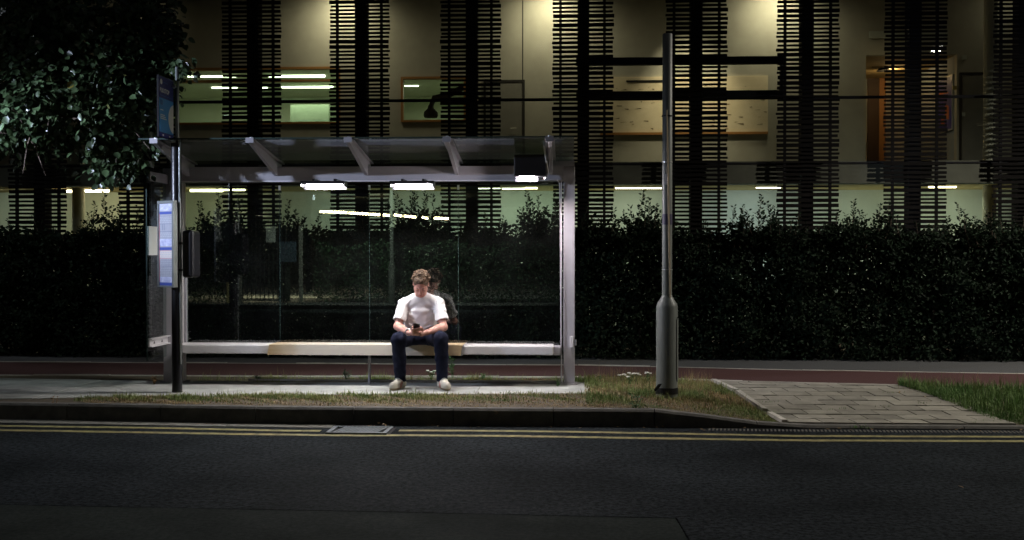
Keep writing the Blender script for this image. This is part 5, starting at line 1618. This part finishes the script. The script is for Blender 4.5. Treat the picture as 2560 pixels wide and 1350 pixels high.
# ---- watch and ring
wl = J['wrL']; wd_ = (J['wrL'] - J['elL']).normalized()
wc = J['elL'].lerp(wl, 0.93)
o_ = wd_.orthogonal().normalized(); p_ = wd_.cross(o_)
ringpts = [wc + (o_ * math.cos(2 * math.pi * k / 20) + p_ * math.sin(2 * math.pi * k / 20)) * 0.031 for k in range(21)]
MB().tube(ringpts, 0.006, 6).build('wristwatch', brushed, PE, True)
face_n = (FWD * 0.6 + UP * 0.8); face_n = (face_n - wd_ * face_n.dot(wd_)).normalized()
MB().tube([wc + face_n * 0.029, wc + face_n * 0.04], 0.018, 16).build('watch_face', brushed, PE, True)

# ---- phone
PHN = empty('smartphone', tuple(ph_c), 'black smartphone held in both hands of the seated person', 'phone')
hw, hl, ht = 0.037, 0.075, 0.0042
MB().hexa([ph(-hw, -hl, -ht), ph(hw, -hl, -ht), ph(hw, hl, -ht), ph(-hw, hl, -ht)], [ph(-hw, -hl, ht), ph(hw, -hl, ht), ph(hw, hl, ht), ph(-hw, hl, ht)]).build('phone_body', phone_m, PHN, bevel=0.004)
MB().add([ph(-hw + .004, -hl + .006, ht + .0004), ph(hw - .004, -hl + .006, ht + .0004), ph(hw - .004, hl - .006, ht + .0004), ph(-hw + .004, hl - .006, ht + .0004)], [(0, 1, 2, 3)]).build('screen', emit('phone_screen_fill', (1.0, 0.76, 0.8), 10), PHN)  # screen glow raised past lifelike as added fill on face and chest
for k in range(2):
    MB().tube([ph(-0.02, 0.055 - k * 0.02, -ht - 0.0005), ph(-0.02, 0.055 - k * 0.02, -ht - 0.002)], 0.007, 12).build('camera_lens', black_pl, PHN)

# ================================================================== GRASS, WEEDS, LITTER
def grass_mat(name, c1, c2, scale=1.5):
    return mat(name, c1, 0.7, col2=c2, scale=scale, island=0.45, detail=3)
g_mix = grass_mat('grass_mixed', (0.1, 0.18, 0.04), (0.24, 0.25, 0.08), 1.4)
g_green = grass_mat('grass_green', (0.08, 0.18, 0.035), (0.16, 0.25, 0.07), 2.0)
g_dry = grass_mat('grass_dry', (0.2, 0.145, 0.07), (0.34, 0.25, 0.11), 3.0)

def blades(xy, zf, h, w, name, m, label, cat='grass', lean=0.5, curl=0.3, parent=None):
    n = len(xy)
    base = np.stack([xy[:, 0], xy[:, 1], np.array([zf(a, b) for a, b in xy])], 1)
    ang = RNG.uniform(0, 2 * np.pi, n)
    d = np.stack([np.cos(ang), np.sin(ang), np.zeros(n)], 1)
    s = np.stack([-np.sin(ang), np.cos(ang), np.zeros(n)], 1)
    ln = np.abs(RNG.normal(0, lean, n))[:, None]
    up = np.array([0, 0, 1.0])
    h = h[:, None]; w = w[:, None]
    p1 = base + (up * 0.55 + d * ln * 0.3) * h
    p2 = base + (up * (1 - curl * ln) + d * ln * 0.9) * h
    vs = np.stack([base - s * w, base + s * w, p1 + s * w * 0.7, p1 - s * w * 0.7, p2], 1)
    fs = np.array([(0, 1, 2), (0, 2, 3), (3, 2, 4)])[None] + (np.arange(n) * 5)[:, None, None]
    o = np_mesh(name, vs.reshape(-1, 3), fs.reshape(-1, 3), m, parent)
    return tag(o, label, cat, None, 'stuff')

def strip_pts(n, x0, x1, ya, yb, dens=None):
    out = []
    while len(out) < n:
        x = RNG.uniform(x0, x1, n); u = RNG.uniform(0, 1, n)
        for a, t in zip(x, u):
            y0, y1 = ya(a), yb(a)
            if y1 <= y0: continue
            y = y0 + (y1 - y0) * t
            if dens is not None and RNG.uniform() > dens(a, y): continue
            out.append((a, y))
            if len(out) >= n: break
    return np.array(out)

xg0, xg1 = G(235, 995, PAVE).x, pf[-1].x
patch = lambda a, y: max(0.06, 0.5 + 0.5 * math.sin(a * 7 + math.sin(a * 3.1) * 2 + y * 9) + 0.4 * math.sin(a * 17 + y * 23))
# strip in front of the shelter pavement: a dry mat towards the kerb, green tufts towards the pavement
depth = lambda p: (p[1] - kY(p[0]) - 0.12) / max(0.05, pfY(p[0]) - kY(p[0]) - 0.12)
pts = strip_pts(9000, xg0, xg1 + 0.2, lambda x: kY(x) + 0.13 + 0.05 * math.sin(x * 9), lambda x: pfY(x) + 0.03, lambda a, y: patch(a * 1.3 + 2, y * 2))
blades(pts, zg, RNG.gamma(2.0, 0.006, len(pts)) + 0.005, RNG.uniform(0.0018, 0.004, len(pts)), 'dry_grass_mat', g_dry, 'short dry trodden grass mat along the back of the kerb', lean=1.6, curl=0.45)
pts = strip_pts(11000, xg0 - 0.1, xg1 + 0.2, lambda x: kY(x) + 0.16, lambda x: pfY(x) + 0.05, lambda a, y: patch(a, y) * smooth01(1.5 * depth((a, y)) - 0.15) * (1.0 if a < -1.2 else 0.55))
hh = RNG.gamma(2.6, 0.0095, len(pts)) + 0.008
blades(pts, zg, hh, RNG.uniform(0.0016, 0.0034, len(pts)), 'green_grass_strip', g_mix, 'patchy green grass strip along the front of the shelter pavement', lean=0.8, curl=0.35)
# verge round the steel column
vtop = lambda x: min(cyF(x) - 0.04, PL1.y + max(0.0, (PL1.x - 0.05 - x)) / max(1e-6, -shear) if x > PL0.x - 0.06 else 99)
dryness = lambda a, y: smooth01(0.5 + 1.1 * math.sin(a * 4.3 + 0.7) * math.sin(y * 5.1 + a) + 0.5 * math.sin(a * 11 + y * 7))
pts = strip_pts(11000, xg1 - 0.05, PL1.x - 0.02, lambda x: kY(x) + 0.14, vtop, lambda a, y: 0.12 + 0.88 * dryness(a, y))
t_ = np.array([smooth01((p[1] - kY(p[0]) - 0.1) / 0.9) for p in pts])
blades(pts, zg, (RNG.gamma(2.0, 0.011, len(pts)) + 0.006) * (0.4 + 0.7 * t_), RNG.uniform(0.0016, 0.0034, len(pts)), 'dry_verge_grass', g_dry, 'straw coloured dry grass patches round the steel column', lean=1.3, curl=0.45)
pts = strip_pts(12000, xg1 - 0.05, PL1.x - 0.02, lambda x: kY(x) + 0.14, vtop, lambda a, y: 0.08 + 0.92 * (1 - dryness(a, y)))
t_ = np.array([smooth01((p[1] - kY(p[0]) - 0.1) / 0.9) for p in pts])
blades(pts, zg, (RNG.gamma(2.4, 0.015, len(pts)) + 0.01) * (0.3 + 0.8 * t_), RNG.uniform(0.0016, 0.0036, len(pts)), 'green_verge_grass', g_mix, 'green grass patches round the steel column', lean=0.7)
pts = strip_pts(500, xg1 + 0.1, PL0.x - 0.02, lambda x: kY(x) + 1.2, lambda x: cyF(x) - 0.04)
blades(pts, zg, RNG.uniform(0.1, 0.24, len(pts)), np.full(len(pts), 0.0014), 'dry_stalks', g_dry, 'tall dry grass stalks behind the steel column', lean=0.35)
# lawn on the far side of the crossing
rx_ = lambda y: PR1.x + shear * (y - PR1.y) + 0.02
shr = (PR0.x - PR1.x) / (PR0.y - PR1.y)
pts = strip_pts(30000, PR0.x - 0.06, 7.0, lambda x: max(kY(x) + 0.16, PR1.y + max(0.0, (PR1.x - 0.03 - x)) / max(1e-6, -shr) + 0.03 * math.sin(x * 31)), lambda x: cyF(x) - 0.03)
h = RNG.gamma(3.0, 0.018, len(pts)) + 0.015
t_ = np.array([smooth01((p[1] - kY(p[0]) - 0.2) / 0.7) for p in pts])
h *= 0.45 + 0.6 * t_
blades(pts, zg, h, RNG.uniform(0.002, 0.0042, len(pts)), 'lawn_grass', g_green, 'green grass verge on the far side of the paved crossing')
pts = strip_pts(260, 3.4, 6.5, lambda x: cyF(x) - 0.5, lambda x: cyF(x) - 0.03)
blades(pts, zg, RNG.uniform(0.12, 0.28, len(pts)), np.full(len(pts), 0.0014), 'dry_stalks', g_dry, 'pale seeding grass stalks along the back of the lawn', lean=0.3)
# weeds along the back of the shelter pavement
pts = strip_pts(2600, G(480, 955, PAVE).x, xR1 + 0.25, lambda x: prY(x) - 0.06, lambda x: prY(x) + 0.35, lambda a, y: 0.15 + (0.85 if math.sin(a * 11) + math.sin(a * 5.3 + 1) > 0.7 else 0))
blades(pts, lambda a, b: PAVE, RNG.gamma(2.2, 0.02, len(pts)) + 0.01, RNG.uniform(0.0015, 0.003, len(pts)), 'shelter_weeds', g_mix, 'low weeds and dry grass growing behind the shelter bench', lean=0.8)
pts = np.array([(c_[0] + RNG.normal(0, 0.07), c_[1] + RNG.normal(0, 0.03)) for c_ in [(G(px, py, PAVE).x, G(px, py, PAVE).y) for px, py in ((1190, 955), (1230, 958), (1340, 956), (1320, 958))] for _ in range(60)])
blades(pts, lambda a, b: PAVE, RNG.uniform(0.03, 0.1, len(pts)), RNG.uniform(0.001, 0.002, len(pts)), 'dead_grass', mat('dead_grass', (0.36, 0.17, 0.09), 0.8, island=0.3), 'reddish dead grass tufts behind the bench', lean=1.1, curl=0.5)
# grass growing in the joints of the crossing
pts = []
for (px, py) in ((1925, 1010), (1930, 1025), (2070, 1023), (2110, 1020), (2215, 1018), (2230, 997), (2310, 1013), (1910, 1031), (1935, 1035), (2150, 1055), (2440, 1046), (2470, 1042)):
    g0 = G(px, py, 0.08)
    for _ in range(26):
        pts.append((g0.x + RNG.normal(0, 0.05), g0.y + RNG.normal(0, 0.012)))
pts = np.array(pts)
blades(pts, zg, RNG.uniform(0.02, 0.05, len(pts)), RNG.uniform(0.0015, 0.003, len(pts)), 'joint_grass', g_green, 'small grass tufts in the joints of the paving slabs', lean=1.2)
# edge tufts overhanging the crossing from the lawn
leaf_m = mat('weed_leaf', (0.055, 0.13, 0.04), 0.55, island=0.4, col2=(0.09, 0.17, 0.055), scale=20)
leaf_dk = mat('weed_leaf_dark', (0.03, 0.07, 0.035), 0.6, island=0.4)
leaf_br = mat('weed_leaf_brown', (0.22, 0.13, 0.05), 0.7, island=0.4)
petal = mat('white_petal', (0.75, 0.75, 0.68), 0.7)

def weed(px, py, z, n_stem, h, spread, ll, m, label, flowers=False, name='weed'):
    b0 = G(px, py, z)
    o = empty(name, tuple(b0), label, 'weed', 'weeds at the roadside')
    stm = MB(); cs, ds, ns, lv = [], [], [], []
    fl = MB()
    for i in range(n_stem):
        a = random.uniform(0, 6.28); sp = random.uniform(0.1, 1) * spread
        top = b0 + Vector((math.cos(a) * sp, math.sin(a) * sp * 0.6, h * random.uniform(0.6, 1)))
        mid = b0.lerp(top, 0.5) + Vector((0, 0, h * 0.08))
        stm.tube([b0, mid, top], [0.003, 0.0024, 0.0014], 5)
        for k in range(int(6 + h * 45)):
            f = random.uniform(0.12, 1.0)
            p = b0.lerp(mid, f * 2) if f < 0.5 else mid.lerp(top, f * 2 - 1)
            an = random.uniform(0, 6.28)
            cs.append(p); ds.append((math.cos(an), math.sin(an), random.uniform(0.1, 0.9))); ns.append((random.gauss(0, .6), random.gauss(0, .6) - .3, 1)); lv.append(ll * random.uniform(0.6, 1.1))
        if flowers:
            for k in range(9):
                an = 2 * math.pi * k / 9; rr_ = 0.018 * random.uniform(0.5, 1)
                fl.lathe(top + Vector((math.cos(an) * rr_, math.sin(an) * rr_, random.uniform(-.004, .004))), [(0.002, -0.003), (0.009, 0.001), (0.007, 0.004)], 6)
    stm.build('stem', m, o)
    lv = np.array(lv)
    leaves(np.array(cs), np.array(ds), np.array(ns), lv, lv * 0.4, 'leaves', m, o)
    if flowers: tag(fl.build('flower_heads', petal, o), kind='stuff')
    return o
weed(1130, 950, PAVE, 3, 0.27, 0.03, 0.05, leaf_m, 'tall green weed beside the seated person at the bench')
weed(1078, 952, PAVE, 4, 0.12, 0.05, 0.04, leaf_m, 'small pale weed between the shoes under the bench', True)
weed(1206, 955, PAVE, 4, 0.09, 0.04, 0.045, leaf_m, 'low green weed by the glass between bench end and person')
weed(1395, 968, PAVE, 3, 0.09, 0.03, 0.035, leaf_m, 'bright weed at the foot of the shelter end post')
weed(1500, 958, PAVE, 4, 0.09, 0.03, 0.035, leaf_m, 'lone bluish weed on the bare earth beyond the shelter end')
weed(865, 953, PAVE, 5, 0.14, 0.09, 0.04, leaf_dk, 'dark dock weed under the middle of the bench')
weed(648, 953, PAVE, 5, 0.07, 0.1, 0.04, leaf_dk, 'low dark weeds under the start of the wooden seat')
weed(1030, 958, PAVE, 3, 0.17, 0.03, 0.02, leaf_br, 'thin brown seed stalk between the feet of the person')
weed(840, 1052, 0.0, 5, 0.17, 0.06, 0.035, leaf_m, 'green weed growing up the kerb face by the drain grate')
weed(1587, 1062, 0.0, 6, 0.3, 0.07, 0.045, leaf_m, 'big weed climbing the kerb in front of the steel column')
weed(1435, 1064, 0.0, 6, 0.12, 0.1, 0.03, leaf_br, 'withered weed at the kerb foot before the shelter end post')
weed(1245, 1062, 0.0, 6, 0.14, 0.16, 0.03, leaf_br, 'sprawling withered weed in the gutter right of the person')
weed(1010, 1060, 0.0, 5, 0.13, 0.1, 0.03, leaf_dk, 'dark creeping weed at the kerb beside the drain')
weed(136, 1048, 0.0, 5, 0.22, 0.06, 0.03, leaf_br, 'thin dry weed on the kerb under the tree')
weed(260, 1052, 0.0, 3, 0.12, 0.02, 0.03, leaf_br, 'short dry stem at the kerb foot near the tree')
weed(385, 962, PAVE, 5, 0.09, 0.05, 0.035, leaf_br, 'yellowish dry tuft at the shelter end panel')
for px, py, lab in ((1556, 960, 'white flower cluster leaning towards the shelter'), (1575, 962, 'white flower cluster nearest the low front grass'), (1588, 958, 'white flower cluster highest in the verge grass'), (1622, 958, 'white flower cluster just beside the steel column')):
    weed(px, py, PAVE, 4, 0.13, 0.05, 0.03, leaf_m, lab, True, 'white_flowers')

# fallen leaves in the gutter and on the pavement
lit = []
for px, py, z in ((190, 1048, 0.006), (195, 1050, 0.006), (255, 1051, 0.006), (535, 1058, 0.006), (548, 1057, 0.006), (590, 1058, .006), (1765, 1075, .01), (1750, 1072, .01), (300, 974, .17), (285, 975, .17), (945, 1059, .02), (955, 1061, .02), (965, 1062, .02), (935, 1064, .03), (975, 1056, .03), (2395, 1214, .006), (1450, 1064, .006), (1460, 1066, .006), (2290, 985, .17), (2310, 990, .16), (2330, 1003, .15), (2355, 1005, .15), (2250, 978, .17)):
    lit.append(G(px, py, z))
for i in range(120):
    xx = random.uniform(-5.5, 4.5)
    lit.append(Vector((xx, kY(xx) - random.random() ** 2 * 0.12 - 0.01, 0.01)))
lit = np.array(lit)
sz = RNG.uniform(0.025, 0.055, len(lit)); sz[len(lit) - 120:] *= 0.6
o = leaves(lit, RNG.normal(0, 1, (len(lit), 3)) * [1, 1, 0.15], RNG.normal(0, .25, (len(lit), 3)) + [0, 0, 1], sz, sz * 0.6, 'fallen_leaves', mat('dead_leaf', (0.2, 0.13, 0.06), 0.8, island=0.5), None, 'big')
tag(o, 'scattered dry fallen leaves in the gutter and on the paving', 'leaves', None, 'stuff')

# ================================================================== ACROSS THE ROAD (seen mirrored in the shelter glass)
def mir(px, py, Yv):                   # the real place of something seen mirrored at virtual distance Yv
    p = P(px, py, Yv)
    return Vector((p.x, 2 * YB - p.y, p.z))
sheet('far_pavement', [-60, 60], lambda x: -12.0, lambda x: -7.2, lambda x, y: 0.12, asphalt_foot, label='dark pavement on the opposite side of the road')
sheet('far_yard', [-60, 60], lambda x: -40.0, lambda x: -12.0, lambda x, y: 0.13, concrete, label='pale yard across the road')
Yv = 32.9
gy = 2 * YB - Yv
gate_m = mat('gate_black', (0.03, 0.035, 0.03), 0.5)
post_y = mat('post_yellowish', (0.5, 0.42, 0.2), 0.7)
gl_, gr_ = mir(608, 700, Yv).x, mir(716, 700, Yv).x
zt_, zm_, zb_ = mir(640, 566, Yv).z, mir(640, 655, Yv).z, 0.2
GT = empty('railing_gate', ((gl_ + gr_) / 2, gy, 0.13), 'dark vertical bar gate across the road mirrored in the shelter glass', 'gate')
for z in (zb_, zm_, zt_):
    MB().box(gl_, gr_, gy - 0.02, gy + 0.02, z - 0.025, z + 0.025).build('rail', gate_m, GT)
nb = 11
for i in range(nb):
    xx = gl_ + (gr_ - gl_) * i / (nb - 1)
    MB().box(xx - 0.014, xx + 0.014, gy + 0.021, gy + 0.04, zb_ - 0.02, zt_ + 0.05).build('bar', gate_m, GT)
MB().box(gr_ - 0.25, gr_ + 0.1, gy - 0.06, gy - 0.025, 0.15, zm_ + 0.2).build('lock_plate', gate_m, GT)
n0, n1 = mir(666, 606, Yv), mir(690, 566, Yv)
tag(MB().box(n0.x, n1.x, gy + 0.045, gy + 0.05, n0.z, n1.z).build('gate_notice', paper), 'white notice sheet on the gate across the road', 'notice')
s0, s1 = mir(703, 655, Yv), mir(742, 604, Yv)
tag(MB().box(s0.x, s1.x, gy + 0.06, gy + 0.075, s0.z, s1.z).build('blue_sign', mat('sign_slate', (0.06, 0.09, 0.13), 0.6)), 'dark blue sign board beside the gate across the road', 'sign')
p_ = mir(577, 590, Yv)
MB().lathe((p_.x, gy + 0.3, 0.1), [(0.05, 0), (0.05, p_.z - 0.1), (0.02, p_.z - 0.06)], 16)
tag(MB().lathe((p_.x, gy + 0.3, 0.1), [(0.05, 0), (0.05, p_.z - 0.1), (0.02, p_.z - 0.06)], 16).build('marker_post', post_y, None, True), 'yellowish round post left of the gate across the road', 'post')
for px, lab in ((600, 'grey square post at the hinge side of the far gate'), (752, 'grey square post beside the blue sign across the road')):
    p_ = mir(px, 565, Yv)
    tag(MB().box(p_.x - 0.05, p_.x + 0.05, gy - 0.05, gy + 0.05, 0.12, p_.z).build('gate_post', mat('gate_post_grey', (0.22, 0.22, 0.2), 0.7)), lab, 'post')
# hedge on both sides of the far gate, with a street lamp added to light it
for (xa_, xb_, lab) in ((-17.0, gl_ - 0.75, 'dim green hedge across the road beyond the marker post'), (gr_ + 0.75, 7.0, 'dim green hedge across the road beyond the blue sign')):
    n_ = int((xb_ - xa_) * 1500)
    fh = empty('far_hedge', ((xa_ + xb_) / 2, gy - 0.4, 0.12), lab, 'hedge')
    x_ = RNG.uniform(xa_, xb_, n_); z_ = RNG.uniform(0.12, 1.9, n_) + 0.1 * np.sin(x_ * 3)
    c_ = np.stack([x_, gy - 0.4 - np.abs(RNG.normal(0, 0.25, n_)) + 0.1 * np.sin(x_ * 5 + z_ * 4), z_], 1)
    leaves(c_, RNG.normal(0, 1, (n_, 3)) + [0, 0.4, 0.3], RNG.normal(0, 1, (n_, 3)) + [0, 0.6, 0.5], RNG.uniform(0.06, 0.11, n_), RNG.uniform(0.04, 0.07, n_), 'foliage', mat('far_hedge_leaf', (0.03, 0.07, 0.03), 0.6, island=0.5), fh)
fl_o = street_lamp(-5.2, -8.0, 5.0, -0.9, 10, (0.85, 1.0, 0.8), 'street lamp added on the far pavement to light the hedge there', R(120))
lamp('added_hedge_wash', fl_o, 'SPOT', (-5.2, -6.6, 5.2), 1500, (0.85, 1.0, 0.8), 0.1, target=(-5.2, -9.4, 0.9), spot=R(110), blend=0.6)  # added spot that brightens the far hedge for its reflection
# low building with strip lights behind the gate
LB = empty('lit_canopy', (-4, -20, 0.13), 'low open canopy with rows of strip lights across the road', 'canopy')
MB().box(-16, 6, -30, -17.5, 3.9, 4.15).build('canopy_roof', slab_edge, LB)
for x in (-15.5, -10, -4.5, 1, 5.5):
    MB().box(x - 0.1, x + 0.1, -18, -17.8, 0.13, 3.9).build('canopy_post', frame_dark, LB)
MB().box(-16, 6, -30.2, -30, 0.13, 3.9).build('canopy_wall', slab_edge, LB)
strip_m = emit('strip_light', (1.0, 0.82, 0.48), 28)
for (p0, q0, p1, q1) in ((800, 529, 868, 531), (872, 532, 950, 537), (958, 537, 975, 539), (985, 537, 1005, 540), (1010, 540, 1040, 543), (1055, 543, 1070, 546), (1085, 545, 1122, 547)):
    Yq = 44
    a, b_ = mir(p0, q0, Yq), mir(p1, q1, Yq)
    MB().tube([a, b_], 0.05, 8).build('strip_light', strip_m, LB)
gl2 = mir(650, 640, 36)
BL = tag(empty('bulkhead_lamp', (gl2.x, gl2.y, 3.2)), 'small bulkhead lamp behind the gate across the road', 'lamp')
MB().tube([(gl2.x, gl2.y, 3.15 + z_) for z_ in (-0.3, 0, 0.05, 0.08)], [0.16, 0.14, 0.1, 0.01], 14, caps=False).build('lamp_body', frame_dark, BL, True)
lamp('bulkhead_light', BL, 'POINT', (gl2.x, gl2.y, 3.0), 1100, (1.0, 0.9, 0.55), 0.05)
